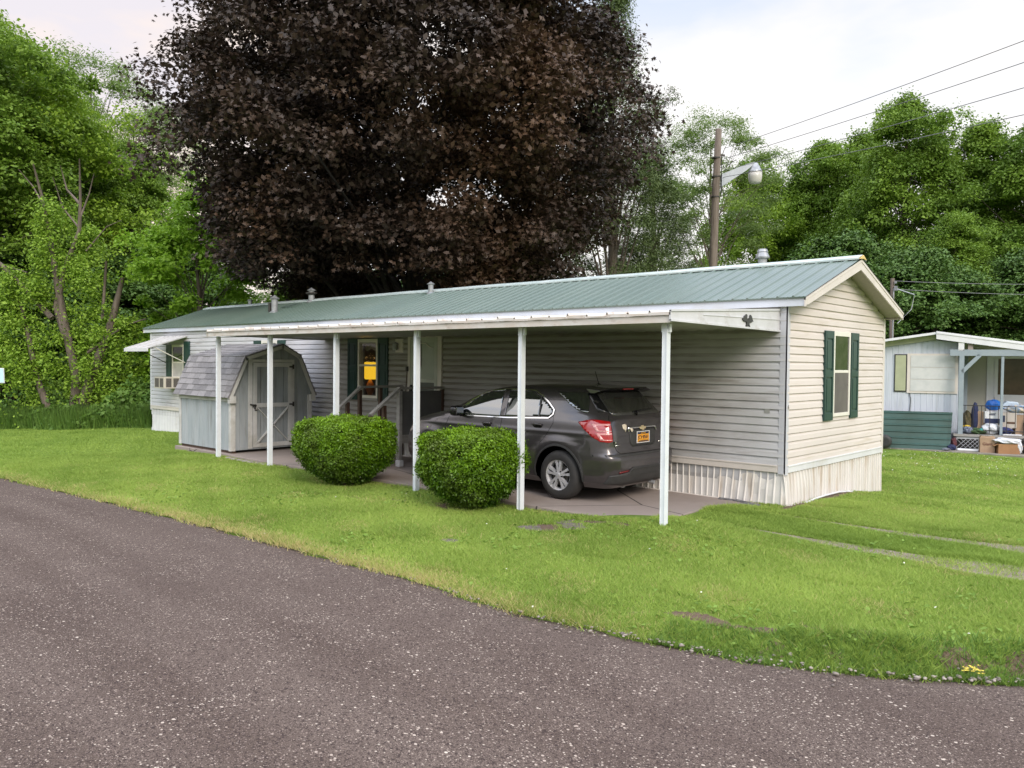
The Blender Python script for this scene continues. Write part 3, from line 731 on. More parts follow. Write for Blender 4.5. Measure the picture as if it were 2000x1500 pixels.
for (xa, xb) in ((X1-.02, X1+.004), (X0-.004, X0+.02)):
    b = MB(); b.prism([(YF-.022,2.525),(YF-.022,2.648),(-.02,2.815),(-.02,2.50)], xa, xb, 'x')
    if xa > -1:
        b.prism([(YF-.022,2.633),(YF-.022,2.655),(-.02,2.822),(-.02,2.795)], xa, xb+.014, 'x'); b.prism([(YF-.022,2.52),(YF-.022,2.54),(-.02,2.522),(-.02,2.495)], xa, xb+.014, 'x')
        b.prism([(-2.2,2.625),(-2.2,2.633),(-.02,2.675),(-.02,2.66)], xa, xb+.008, 'x')
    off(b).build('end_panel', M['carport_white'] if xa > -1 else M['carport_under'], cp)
PX = [-.27,-2.57,-4.77,-6.90,-9.05,-11.06]; PZ = [.04,-.06,-.03,-.04,-.07,-.06]
for x, z in zip(PX, PZ):
    b = MB(); b.box(x-.032,x+.032,-2.787,-2.713,z-.05,2.44); b.box(x-.026,x+.026,-2.782,-2.718,2.44,2.505); b.box(x-.032,x-.026,-2.795,-2.787,z,2.44); b.box(x+.026,x+.032,-2.795,-2.787,z,2.44); b.box(x-.05,x+.05,-2.80,-2.70,z-.03,z+.012); b.box(x-.06,x-.032,-2.77,-2.73,2.40,2.50); b.box(x+.032,x+.06,-2.77,-2.73,2.40,2.50)
    off(b).build('post', M['post_white'], cp)
# spread eagle ornament on the end panel
eg = [(0,.045),(.025,.030),(.05,.075),(.09,.125),(.13,.10),(.20,.0),(.15,.005),(.12,-.02),(.09,0),(.06,-.02),(.05,-.055),(.085,-.10),(.03,-.085),(.01,-.06),(-.02,-.095),(-.075,-.10),(-.05,-.06),(-.055,-.02),(-.09,0),(-.13,-.01),(-.21,.03),(-.15,.085),(-.06,.13),(-.03,.10),(-.045,.06),(-.03,.035)]
b = MB(); b.prism([(-1.03+x*.75, 2.60+z*.72) for x, z in eg], X1+.005, X1+.022, 'x')
off(b).build('eagle_ornament', M['emblem'], cp)
# ------------------------------------------------------------------ garden shed (gambrel roof)
SX, SY0, SY1, SXB, SZ = -11.15, -2.42, -.45, -13.50, .08
shed = empty('garden_shed', (-12.3,-1.4,.0), label='small blue-grey barn shed with grey shingle gambrel roof', cat='shed')
def so_(mb): mb.v = [(x+12.3, y+1.4, z) for x, y, z in mb.v]; return mb
def grooved(mb, a0, a1, base, z0f, z1f, along, pitch=.19):
    """tongue and groove boards; z1f(a) = top"""
    xs_ = []; a = a0
    while a < a1-1e-6:
        for p, d in ((0,0),(pitch-.012,0),(pitch-.010,-.008),(pitch-.002,-.008)):
            if a+p < a1: xs_.append((a+p, d))
        a += pitch
    xs_.append((a1, 0)); vs = []
    for p, d in xs_:
        for z in (z0f, z1f(p)): vs.append((p, base-d, z) if along == 'x' else (base+d, p, z))
    mb.add(vs, [(2*i, 2*i+2, 2*i+3, 2*i+1) for i in range(len(xs_)-1)])
GP = [(-2.53,1.225),(-2.14,2.10),(-1.22,2.385),(-.76,2.14),(-.36,1.235)]      # roof outline (y,z) seen from the door side
def gtop(y): return float(np.interp(y, [p[0] for p in GP], [p[1] for p in GP]))-.03
b = MB(); grooved(b, SXB, SX, SY0, SZ, lambda p: 1.22, 'x'); so_(b).build('side_wall', M['shed_side'], shed, fix=False)
b = MB(); b.box(SXB,SX-.01,SY0+.01,SY0+.06,SZ,1.2); b.box(SXB,SX,SY1-.05,SY1,SZ,1.2); b.prism([(SY0+.01,SZ),(SY1,SZ)]+[(y,z-.06) for y,z in GP[::-1][0:]][0:0]+[(SY1,1.15),(-.80,2.06),(-1.22,2.30),(-2.10,2.03),(SY0+.01,1.15)], SXB, SXB+.04, 'x')
so_(b).build('back_wall', M['shed_side'], shed)
b = MB(); grooved(b, SY0, SY1, SX, SZ, gtop, 'y', .2); b.prism([(SY0+.01,SZ),(SY1,SZ),(SY1,1.15),(-.80,2.06),(-1.22,2.30),(-2.10,2.03),(SY0+.01,1.15)], SX-.05, SX-.012, 'x')
so_(b).build('front_wall', M['shed_front'], shed, fix=False)
for bxs in ([(SX-.02,SX+.022,SY0-.02,SY0+.09,SZ-.01,1.24),(SX-.07,SX-.0,SY0-.024,SY0-.0,SZ-.01,1.22)], [(SXB-.02,SXB+.07,SY0-.024,SY0,SZ-.01,1.2)], [(SX,SX+.022,SY1-.09,SY1+.02,SZ-.01,1.24)]):
    b = MB()
    for q in bxs: b.box(*q)
    so_(b).build('corner_board', M['shed_trim'], shed, bevel=.004)
b = MB(); b.box(SXB+.07,SX-.07,SY0-.022,SY0,1.13,1.20); so_(b).build('eave_board', M['shed_trim'], shed)
for q in (SY0+.03, SY1-.12):
    b = MB(); b.box(SXB+.02,SX-.02,q,q+.09,.0,SZ-.005); so_(b).build('skid', M['wood_dark'], shed)
# shingles: overlapping courses with cut tabs
def shingles(p0, p1, xa, xb, n, tab=.30, seed=0):
    rr = random.Random(seed); v = MB(); p0 = np.array(p0); p1 = np.array(p1); d = (p1-p0)/n
    nrm = np.array([-(p1-p0)[1], (p1-p0)[0]]); nrm = nrm/np.hypot(*nrm); nrm = nrm if nrm[1] > 0 else -nrm
    v.add([(xa,*(p0-nrm*.02)),(xb,*(p0-nrm*.02)),(xb,*(p1-nrm*.02)),(xa,*(p1-nrm*.02)),(xa,*p0),(xb,*p0),(xb,*p1),(xa,*p1)], [(0,1,2,3),(4,5,6,7),(0,1,5,4),(1,2,6,5),(2,3,7,6),(3,0,4,7)])
    for i in range(n):
        a = p0+d*i; c = a+d*1.12; x = xa-rr.random()*tab
        while x < xb:
            w_ = tab*(.85+.3*rr.random()); x0, x1 = max(x, xa), min(x+w_-.008, xb); j = rr.random()*.005; dr = (rr.random()-.5)*.012*1
            if x1-x0 > .01:
                A = a-d/np.hypot(*d)*(.012+dr)+nrm*(.016+j); B = a-d/np.hypot(*d)*(.012+dr)+nrm*.002; C = c+nrm*.003
                v.add([(x0,*B),(x1,*B),(x1,*A),(x0,*A),(x1,*C),(x0,*C)], [(0,1,2,3),(3,2,4,5)], mi=rr.choice([0,0,1,2]))
            x += w_
    return v
SM = [simple('shingle_grey', (.185,.18,.187), (.25,.243,.25), 30, .9, bstr=.3), simple('shingle_mid', (.225,.217,.224), (.28,.272,.278), 30, .9, bstr=.3), simple('shingle_dark', (.150,.145,.152), (.205,.2,.206), 30, .9, bstr=.3)]
XA, XB = SXB-.10, SX+.10
v = shingles(GP[0], GP[1], XA, XB, 7, seed=1)
k = shingles(GP[1], GP[2], XA, XB, 7, seed=2); v.add(k.v, k.f); v.m[-len(k.f):] = k.m
k = shingles(GP[3], GP[2], XA, XB, 4, seed=3); v.add(k.v, k.f); v.m[-len(k.f):] = k.m
k = shingles(GP[4], GP[3], XA, XB, 7, seed=4); v.add(k.v, k.f); v.m[-len(k.f):] = k.m
so_(v).build('roof', SM, shed, fix=False)
b = MB()
for i in range(4):
    (ya, za), (yb, zb) = GP[i], GP[i+1]
    d = np.array([yb-ya, zb-za]); d /= np.hypot(*d); n_ = np.array([d[1], -d[0]]); 
    w_ = .085
    b.prism([(ya,za-.012),(yb,zb-.012),(yb+n_[0]*w_,zb+n_[1]*w_-.012),(ya+n_[0]*w_,za+n_[1]*w_-.012)], SX+.075, SX+.095, 'x')
    b.prism([(ya,za-.02),(yb,zb-.02),(yb+n_[0]*.02,zb+n_[1]*.02-.02),(ya+n_[0]*.02,za+n_[1]*.02-.02)], SX, SX+.075, 'x')
b.box(SX+.0,SX+.097,-2.50,-2.36,1.10,1.25); b.box(SX+.0,SX+.097,-.50,-.38,1.10,1.25)
so_(b).build('barge_board', M['shed_trim'], shed)
b = MB(); b.box(SX,SX+.02,-2.03,-1.93,.10,2.04); b.box(SX,SX+.02,-.955,-.89,.10,2.04); b.box(SX,SX+.021,-1.93,-.955,1.975,2.04)
so_(b).build('door_frame', M['shed_trim'], shed, bevel=.003)
b = MB(); grooved(b, -1.92, -.965, SX+.012, .12, lambda p: 1.965, 'y', .19)
b.box(SX-.005,SX+.004,-1.92,-.965,.12,1.965)
dd = so_(b).build('door', M['shed_front'], shed, fix=False)
b = MB()
for r_ in ((-1.92,-1.83,.12,1.965),(-1.055,-.965,.12,1.965)): b.box(SX+.013,SX+.034,*r_)
for r_ in ((-1.83,-1.055,.12,.21),(-1.83,-1.055,1.875,1.965),(-1.83,-1.055,.99,1.08)): b.box(SX+.013,SX+.033,*r_)
for s in (1,-1):
    yc = -1.4425; b.bar((SX+.023,yc-s*.38,.22),(SX+.023,yc+s*.38,.98),.022 if s>0 else .019,.085,up=(1,0,0))
so_(b).build('brace', M['shed_trim'], dd)
for z in (1.88,1.04,.20):
    b = MB(); b.bar((SX+.042,-1.03,z),(SX+.042,-.915,z-.005),.012,.035,up=(0,0,1)); b.cbox((SX+.040,-.93,z),(.02,.03,.10)); so_(b).build('hinge', M['iron'], dd)
b = MB(); b.bar((SX+.045,-2.0,1.06),(SX+.045,-1.85,1.03),.014,.03); b.cbox((SX+.05,-1.90,1.03),(.03,.07,.06)); b.tube([(SX+.06,-1.90,1.02),(SX+.07,-1.90,.96)],.02,8); b.cbox((SX+.045,-1.86,.93),(.02,.05,.02))
so_(b).build('latch', M['iron'], dd)

# ------------------------------------------------------------------ landing with steps
ld = empty('entry_landing', (-7.76,-.6,0), label='grey wooden entry landing with steps and sloping handrails', cat='landing')
def lo_(mb): mb.v = [(x+7.76, y+.6, z) for x, y, z in mb.v]; return mb
b = MB(); 
for i in range(8): b.box(-8.42,-7.10,-1.15+i*.143,-1.15+i*.143+.135,.58,.615)
b.box(-8.40,-7.12,-1.13,-.03,.45,.58); lo_(b).build('deck', M['wood_grey'], ld)
b = MB(); b.box(-7.125,-7.105,-1.12,-.03,.60,1.45); lo_(b).build('side_panel', M['panel_grey'], ld)
b = MB(); b.box(-7.15,-7.06,-1.20,-1.125,.14,1.47); lo_(b).build('corner_post', M['wood_grey'], ld, bevel=.004)
b = MB(); b.box(-7.14,-7.02,-1.23,-1.12,.02,.14); lo_(b).build('post_foot', M['trim_white'], ld, bevel=.01)
for (x, y, z0, z1) in ((-8.4,-.05,.02,1.47),(-8.4,-1.12,.02,1.44),(-8.4,-1.42,.02,1.2),(-7.12,-1.52,.02,1.19),(-7.12,-1.80,.02,1.0),(-8.4,-.6,.6,1.47),(-7.12,-.05,.02,1.47)):
    b = MB(); b.box(x-.035,x+.035,y-.035,y+.035,z0,z1); lo_(b).build('rail_post', M['wood_dark'], ld, bevel=.004)
b = MB(); b.bar((-8.4,-1.95,.84),(-8.4,-1.09,1.505),.09,.045); b.bar((-8.4,-1.10,1.50),(-8.4,-.0,1.50),.09,.045); lo_(b).build('handrail', M['wood_grey'], ld, bevel=.004)
b = MB(); b.bar((-7.12,-1.84,1.03),(-7.12,-1.16,1.51),.09,.045); b.bar((-7.12,-1.18,1.51),(-7.12,-.0,1.51),.09,.045); lo_(b).build('handrail', M['wood_grey'], ld, bevel=.004)
for i in range(3):
    b = MB(); b.box(-8.36,-7.16,-1.40-.28*i,-1.15-.28*i,.44-.15*i-.035,.44-.15*i); lo_(b).build('step', M['wood_grey'], ld, bevel=.004)
for x in (-8.34,-7.18):
    b = MB(); b.bar((x,-1.98,.06),(x,-1.12,.50),.035,.18); lo_(b).build('stringer', M['wood_dark'], ld)
br = empty('broom', (-8.20,-.10,.62), label='dark broom leaning upside down on the landing by the door', cat='broom')
b = MB(); b.tube([(-.08,.02,0),(.02,.03,1.22)], .011, 6); b.build('handle', M['wood_dark'], br)
b = MB(); b.cbox((.025,.03,1.25),(.05,.05,.10)); b.build('brush', M['iron'], br)
# broken skirting offcuts and dead weeds at the corner
for i,(x,y,a,l) in enumerate(((-.78,-.10,.2,.34),(-.50,-.16,-.25,.42),(-.36,-.28,.5,.30))):
    b = MB(); b.cbox((0,0,.012),(l,.07,.015),rz=0,rx=.1); o = b.build('debris_strip', simple('dark_debris', (.06,.06,.065), (.16,.16,.17), 20, .8)); o.location = (x,y,.01); o.rotation_euler = (.05,.04,a)
    tag(o, ['short dark strip on the slab near the house corner','longest dark strip by the house corner','outermost dark strip on the dirt at the house corner'][i], 'debris', 'dark offcuts at the house corner')

# ------------------------------------------------------------------ utility pole with street lamp
pole = empty('utility_pole', (-8.06,12.55,-.3), label='weathered wooden utility pole carrying a street lamp', cat='utility pole')
b = MB(); b.tube([(0,0,-.5),(.02,-.02,4),(.06,.06,8),(.10,.10,9.87)], [.15,.135,.12,.10], 14); b.build('post', M['pole_wood'], pole, smooth=True)
def pw(x,y,z): return (x+8.06, y-12.55, z+.3)
b = MB()
b.tube([pw(-7.90,12.65,7.62),pw(-7.86,12.68,7.62)],.02,6)
vs = []; 
dv = Vector((.74,.67,0)); pv = Vector((-.67,.74,0))
P0 = Vector(pw(-7.88,12.72,7.92)); P1 = Vector(pw(-7.10,13.40,8.48))
for P, hh, ww in ((P0,.20,.11),(P0.lerp(P1,.75),.10,.07),(P1,.035,.06)):
    for s, t in ((-1,-1),(1,-1),(1,1),(-1,1)): vs.append(P+pv*ww*s+Vector((0,0,hh*t)))
b.add(vs, [(0,1,2,3),(11,10,9,8)]+[(4*i+k,4*i+(k+1)%4,4*i+4+(k+1)%4,4*i+4+k) for i in (0,1) for k in range(4)])
arm = b.build('lamp_arm', simple('lamp_arm_paint', (.40,.43,.47), (.33,.36,.40), 5, .45), pole)
lc = pw(-7.06,13.42,0); 
b = MB(); b.lathe([(.04,8.50),(.09,8.46),(.215,8.23),(.225,8.20)], (lc[0],lc[1],.3), 18); b.build('lamp_hood', M['galv'], pole, smooth=False)
def frosted():
    m, nt, nodes, links = mk('frosted_refractor'); p = bsdf(nt, (.62,.60,.56), .35, 0, .6); p.inputs['Transmission Weight'].default_value = .25; return m
b = MB(); b.lathe([(.215,8.20),(.22,8.05),(.20,7.90),(.16,7.85),(.001,7.84)], (lc[0],lc[1],.3), 18); b.build('lamp_globe', frosted(), pole, smooth=True)
b = MB()
for z in (8.95, 8.35, 7.7): b.lathe([(.14,z-.02),(.14,z+.02)], (.05,.05,0), 14)
for (z, l) in ((8.75,.28),(8.05,.35)): b.bar((.05,.05,z+.3),(.05+.74*l,.05+.67*l,z+.28),.06,.06)
b.tube([(.19,.16,7.7),(.19,.16,9.06)],.015,5); b.build('pole_hardware', M['iron'], pole)
b = MB(); b.tube([(.2,.2,8.6),(.5,.5,8.9),(.62,.6,8.75),(.45,.4,8.35),(.3,.25,8.2)],.012,5); b.build('loose_cable', M['iron'], pole)
def wire(name, p0, p1, sag, r, label):
    p0 = Vector(p0); p1 = Vector(p1); pts = []
    for i in range(25):
        t = i/24; q = p0.lerp(p1, t); q.z -= sag*4*t*(1-t); pts.append(q)
    b = MB(); b.tube([q-p0 for q in pts], r, 5); o = b.build(name, M['cable'], None, smooth=True); o.location = p0
    tag(o, label, 'wire', 'overhead wires running off the utility pole'); return o
A0 = [(-7.8,12.75,8.95),(-7.8,12.75,8.62),(-7.8,12.75,8.25),(-7.85,12.7,8.02)]
E0 = [(1.38,7.6,8.63),(1.39,7.59,8.2),(1.41,7.58,7.7),(1.42,7.58,7.17)]
WL = ['highest of the four overhead wires running to the right','second highest overhead wire running to the right','third overhead wire down, running to the right','lowest of the four overhead wires running to the right']
for a, e_, l_ in zip(A0, E0, WL):
    a = Vector(a); e_ = Vector(e_); wire('overhead_wire', a, a+(e_-a)*2.0, .16, .0085, l_)
sp_ = empty('service_pole', (-5.05,20.58,-.35), label='thin grey pole rising behind the gable end of the home', cat='utility pole')
b = MB(); b.tube([(0,0,0),(0,0,7.4)], [.14,.11], 10); b.build('post', M['pole_wood'], sp_)
b = MB(); b.tube([(.10,-.1,.5),(.10,-.1,6.9)], .035, 6); b.cbox((.22,-.1,6.9),(.14,.14,.22)); b.cbox((.2,-.1,7.2),(.1,.1,.12)); b.tube([(.2,-.1,6.9),(1.0,.5,6.6),(.9,.4,5.9),(.3,0,5.2)],.025,5); b.build('conduit', M['galv'], sp_)
sp_.scale = (.667,.667,.76)
wire('service_wire', (-4.97,20.5,5.17), (3.63,27.6,5.27), .15, .009, 'upper thin wire behind the neighbouring home')
wire('service_wire', (-4.97,20.5,4.87), (3.63,27.6,4.80), .15, .009, 'lower thin wire behind the neighbouring home')

sg = empty('street_sign', (-20.42,-4.43,-.25), rz=radians(42), label='small pale blue sign on a post at the left edge', cat='sign')
b = MB(); b.box(-.025,.025,-.0,.03,0,1.62); b.build('post', M['galv'], sg)
b = MB(); b.prism([(-.37,1.56),(.38,1.60),(.36,1.975),(-.36,1.98)], -.02, -.0, 'y'); b.build('sign_board', simple('sign_blue', (.45,.66,.74), (.50,.70,.78), 3, .4), sg)
b = MB(); b.prism([(-.39,1.545),(.40,1.585),(.38,1.99),(-.38,1.995)], -.012, .004, 'y'); b.build('sign_rim', M['trim_white'], sg)

# ------------------------------------------------------------------ neighbouring home
RZN = radians(20)
nb = empty('neighbouring_home', (-1.33,13.95,-.25), rz=RZN, label='pale blue ribbed mobile home with a cluttered covered porch', cat='mobile home')
MBlue = simple('ribbed_blue_wall', (.47,.515,.59), (.53,.57,.64), 2, .5, stretch=(6,6,.4), dirt=(.30,.33,.34), dlo=.55, dhi=.85)
b = MB(); xs_ = []; a = -4.3
while a < .28:
    for p, d in ((0,0),(.05,0),(.056,-.008),(.07,-.008),(.076,0)):
        if a+p < .28: xs_.append((a+p, d))
    a += .15
xs_.append((.28,0)); vs = []
def ntop(u): return float(np.interp(u, [-4.3,-1.8,-.43,.28], [2.45,2.84,3.02,2.92]))
for p, d in xs_: vs += [(p,-d,.0),(p,-d,ntop(p))]
b.add(vs, [(2*i,2*i+2,2*i+3,2*i+1) for i in range(len(xs_)-1)])
b.prism([(-4.3,0),(.28,0),(.28,2.9),(-.43,3.0),(-4.3,2.44)], .01, 7, 'y')
b.build('wall', MBlue, nb, fix=False)
b = MB(); b.prism([(-4.5,2.40),(-.43,3.03),(-.43,3.19),(-4.5,2.56)], -.06, -.03, 'y'); b.build('fascia', simple('pale_yellow_fascia', (.50,.50,.36), (.42,.43,.33), 3, .5), nb)
b = MB(); b.prism([(-4.5,2.55),(-.40,3.18),(4.8,2.42),(4.8,2.5),(-.40,3.245),(-4.5,2.62)], -.36, 7, 'y'); b.build('roof', M['trim_white'], nb)
b = MB(); b.prism([(-.45,3.04),(4.8,2.27),(4.8,2.50),(-.45,3.26)], -.385, -.36, 'y'); b.prism([(-.45,3.19),(4.8,2.43),(4.8,2.47),(-.45,3.23)], -.40, -.385, 'y'); b.build('porch_fascia', M['trim_white'], nb)
b = MB(); b.box(-1.14,.14,-.03,.0,1.52,2.64); b.build('window', M['trim_cream'], nb)
for i in range(3):
    b = MB(); z0 = 1.58+i*.34; b.box(-1.05,.07,-.042,-.03,z0,z0+.325); b.build('pane', simple('white_curtained_pane', (.50,.52,.52), (.57,.58,.58), 5, .35), nb.children[-1] if False else nb)
b = MB(); b.box(-1.47,-1.15,-.03,0,1.55,2.62); b.build('shutter_frame', M['iron'], nb)
b = MB(); b.box(-1.445,-1.175,-.042,-.03,1.58,2.59)
for i in range(24): b.box(-1.43,-1.19,-.048,-.042,1.60+i*.041,1.62+i*.041)
b.build('shutter', simple('cream_green_louvre', (.42,.45,.30), (.36,.39,.26), 3, .5), nb)
b = MB(); b.box(.20,.30,.4,.43,1.4,2.5); b.box(.285,.30,.35,1.2,1.4,2.55); b.build('side_window', M['glass_dark'], nb)
b = MB(); b.tube([(-1.07,-.02,1.52),(-1.03,-.02,1.35),(-1.05,-.02,1.0)], .009, 5); b.build('cord', M['iron'], nb)
# recessed porch wall with door
b = MB(); b.box(.28,5,1.5,1.6,.3,2.9); b.box(.28,5,1.485,1.5,2.5,2.62); b.build('porch_wall', simple('cream_porch_wall', (.46,.45,.38), (.42,.41,.35), 2, .6), nb)
b = MB(); b.box(1.05,1.24,1.47,1.5,.43,2.6); b.box(1.24,2.6,1.47,1.5,2.52,2.6); b.box(1.26,2.5,1.46,1.49,.43,1.48); b.box(1.24,1.33,1.455,1.5,1.4,2.52); b.box(2.35,2.5,1.455,1.5,1.4,2.52); b.build('porch_door', M['trim_white'], nb)
b = MB(); b.box(1.33,2.35,1.465,1.485,1.48,2.52); b.build('pane', simple('dark_brown_glass', (.06,.04,.03), (.10,.06,.045), 3, .15), nb)
MBG = simple('blue_grey_porch_paint', (.22,.27,.31), (.27,.32,.35), 3, .6)
b = MB(); b.box(-.10,4.6,-.36,-.26,2.58,2.75); b.build('beam', MBG, nb)
b = MB(); b.box(.10,.24,-.36,-.24,2.72,3.02); b.build('beam_block', M['trim_white'], nb)
b = MB(); b.box(.34,.46,-.30,-.2,2.72,2.95); b.build('beam_block', simple('tan_block',(.30,.25,.22)), nb)
for (u0,u1,v0,v1) in ((.13,.25,-.36,-.24),(1.135,1.20,-.34,-.28),(.38,.48,.8,.9)):
    b = MB(); b.box(u0,u1,v0,v1,.43,2.58); b.build('post', MBG, nb)
b = MB(); b.bar((.2,-.31,2.13),(.62,-.31,2.60),.10,.10); b.build('brace', MBG, nb)
b = MB(); b.box(.02,4.6,-.45,1.48,.37,.43); b.build('deck', M['wood_grey'], nb)
b = MB(); b.box(.08,.11,-.40,-.37,0,.37); b.box(.08,4.6,-.40,-.38,.30,.37); b.box(.08,4.6,-.40,-.38,.0,.04)
for i in range(9):
    for s in (1,-1):
        u0 = .08+i*.11; b.bar((u0 if s>0 else u0+.27,-.395 if s > 0 else -.403,.04),(u0+.27 if s>0 else u0,-.395 if s>0 else -.403,.31),.008,.034,up=(0,1,0))
b.build('lattice', simple('white_lattice', (.48,.50,.53)), nb)
b = MB(); b.box(.1,4.6,-.2,-.1,.0,.36); b.build('crawl_space', M['iron'], nb)
b = MB(); b.tube([(.24,-.30,1.22),(2.6,-.30,1.20)],.013,6); b.tube([(.24,-.30,.55),(2.6,-.30,.53)],.013,6)
for i in range(12): b.tube([(.30+i*.2,-.30,.45),(.30+i*.2,-.30,1.21)],.009,5)
b.build('railing', M['iron'], nb)

NM = Matrix.Translation((-1.33,13.95,-.25)) @ Matrix.Rotation(RZN,4,'Z')
def nloc(u, v, z): q = NM @ Vector((u, v, z)); return (q.x, q.y, q.z)
# stack of green roofing sheets leaning on the neighbouring home
gp = empty('metal_sheets', nloc(-1.0,-.45,0), rz=RZN, label='stack of dark green corrugated metal sheets leaning on the blue home', cat='metal sheets')
for j, (u0, u1, h, t) in enumerate(((-2.3,.98,1.02,.0),(-2.3,.90,.98,.05))):
    b = MB(); vs = []; prof = []
    z = 0
    while z < h:
        for p, d in ((0,0),(.10,0),(.115,.022),(.14,.022),(.155,0)):
            if z+p < h: prof.append((z+p, d))
        z += .17
    prof.append((h, 0))
    for z, d in prof:
        lean = -.32+z*.30-t
        vs += [(u0, lean-d, z), (u1+.0-.08*(1-z), lean-d, z)]
    n_ = len(prof)
    vs += [(x, y+.012, z) for x, y, z in vs]
    b.add(vs, [(2*i,2*i+1,2*i+3,2*i+2) for i in range(n_-1)]+[(2*n_+2*i,2*n_+2*i+2,2*n_+2*i+3,2*n_+2*i+1) for i in range(n_-1)]+[(2*i+1,2*n_+2*i+1,2*n_+2*i+3,2*i+3) for i in range(n_-1)]+[(2*n_-2,2*n_-1,4*n_-1,4*n_-2)])
    b.build('sheet', simple('dark_green_sheet', (.016,.050,.038), (.025,.075,.065), 1.5, .5), gp, fix=False)
tr_ = empty('tyre', nloc(-1.72,-.92,.0), rz=RZN, label='small black tyre standing against the green metal sheets', cat='tyre')
b = MB(); b.lathe([(.09,-.08),(.17,-.085),(.185,-.05),(.185,.05),(.17,.085),(.09,.08)], (0,0,.19), 18, axis='y'); b.build('tread', simple('old_rubber', (.02,.02,.022), (.035,.035,.035)), tr_, smooth=True)
# things on and beside the porch
kraft = simple('kraft_paper', (.36,.25,.17), (.30,.20,.13), 5, .8); kraft2 = simple('cardboard', (.33,.18,.085), (.27,.145,.07), 4, .8)
whitep = simple('white_plastic_bag', (.62,.64,.68), (.52,.54,.6), 8, .4); bluep = simple('blue_plastic', (.01,.10,.42), (.015,.14,.5), 5, .35); navy = simple('navy_cloth', (.012,.018,.06), (.02,.03,.09), 9, .8)
def crumple(name, loc, dims, mat, label, cat, seed, group=None, rz=0, rough=.25, squash=1):
    bm = bmesh.new(); bmesh.ops.create_icosphere(bm, subdivisions=3, radius=1); rr = np.random.default_rng(seed); ph = rr.random(12)*6
    for v in bm.verts:
        c = v.co.copy(); n_ = sin(c.x*3+ph[0])*sin(c.y*3.3+ph[1])*.5+sin(c.x*7+c.z*5+ph[2])*.3+sin(c.y*9+c.z*6+ph[3])*.25
        s = 1+rough*n_; v.co = Vector((c.x*dims[0]*s, c.y*dims[1]*s, (c.z*s+1 if c.z > -.75 else .12)*dims[2]*.5*1.0))
        v.co.z = max(0, v.co.z)
    me = bpy.data.meshes.new(name); bm.to_mesh(me); bm.free(); me.materials.append(mat)
    o = link(name, me, None, False); o.location = loc; o.rotation_euler.z = RZN+rz; return tag(o, label, cat, group)
def carton(name, loc, d, mat, label, cat, rz=0, tilt=0, open_=False, extra=None, group=None):
    o = empty(name, loc, RZN+rz, label, cat, group); o.rotation_euler.x = tilt
    b = MB(); w_, dp, h = d
    if open_:
        b.box(-w_/2,w_/2,-dp/2,-dp/2+.01,0,h); b.box(-w_/2,w_/2,dp/2-.01,dp/2,0,h); b.box(-w_/2,-w_/2+.01,-dp/2+.01,dp/2-.01,0,h); b.box(w_/2-.01,w_/2,-dp/2+.01,dp/2-.01,0,h); b.box(-w_/2+.01,w_/2-.01,-dp/2+.01,dp/2-.01,0,.01)
    else: b.box(-w_/2,w_/2,-dp/2,dp/2,0,h)
    b.build('box_body', mat, o, bevel=.006)
    if open_:
        for s in (-1, 1):
            b = MB(); b.bar((s*w_/2,0,h),(s*(w_/2+.10),0,h-.06),dp-.02,.008,up=(0,0,1)); b.build('flap', mat, o)
    if extra: extra(o)
    return o
# grocery bag
bg = empty('paper_bag', nloc(.76,-.92,0), rz=RZN, label='upright brown paper grocery bag with a word printed on it', cat='paper bag')
bm = bmesh.new(); rr = random.Random(3); prof = [(0,1.0),(.08,1.01),(.2,1.0),(.33,1.03),(.40,1.02),(.43,.9)]
rings = []
for z, s in prof:
    ring = []
    for (x, y) in [(-1,-1),(-.5,-1),(0,-1),(.5,-1),(1,-1),(1,0),(1,1),(.5,1),(0,1),(-.5,1),(-1,1),(-1,0)]:
        j = .03*(rr.random()-.5); ring.append(bm.verts.new((x*.17*(s+j), y*.10*(s+j), z+(.02*rr.random() if z > .42 else 0))))
    rings.append(ring)
for i in range(len(rings)-1):
    for k in range(12): bm.faces.new((rings[i][k], rings[i][(k+1)%12], rings[i+1][(k+1)%12], rings[i+1][k]))
me = bpy.data.meshes.new('bag_body'); bm.to_mesh(me); bm.free(); me.materials.append(kraft); link('bag_body', me, bg)
b = MB(); b.cbox((0,0,.36),(.28,.15,.12),rz=.1); b.build('contents', simple('tan_contents', (.42,.33,.22), (.3,.2,.14), 12), bg)
text_mesh('Giant', .105, 'bag_lettering', simple('brown_ink', (.16,.055,.04)), bg, Matrix.Translation((0,-.108,.235)) @ Matrix.Rotation(pi/2,4,'X'))
carton('cardboard_box', nloc(1.22,-.98,0), (.50,.32,.26), kraft2, 'open brown cardboard box beside the paper bag', 'cardboard box', rz=.12, open_=True)
crumple('shopping_bag', nloc(1.18,-1.02,.25), (.30,.17,.16), whitep, 'white printed plastic bag draped over the open cardboard box', 'plastic bag', 4, rough=.35)
crumple('shopping_bag', nloc(1.48,-1.05,.0), (.08,.08,.36), whitep, 'thin white plastic bag hanging down the right side of the cardboard box', 'plastic bag', 5)
crumple('trash_bag', nloc(1.72,-.85,.0), (.18,.16,.42), simple('black_plastic', (.012,.012,.015), (.03,.03,.03), 6, .3), 'black trash bag at the right edge below the porch', 'trash bag', 6)
o = MB(); o.tube([(-.24,0,.04),(.24,0,.03)], .035, 10); o = o.build('white_pipe', M['trim_white']); o.location = nloc(.32,-.86,0); o.rotation_euler.z = RZN; tag(o, 'short white pipe lying in front of the lattice', 'pipe')
crumple('rag_heap', nloc(-.06,-.75,0), (.12,.10,.16), navy, 'dark rag on the ground at the end of the green sheets', 'rag', 7)
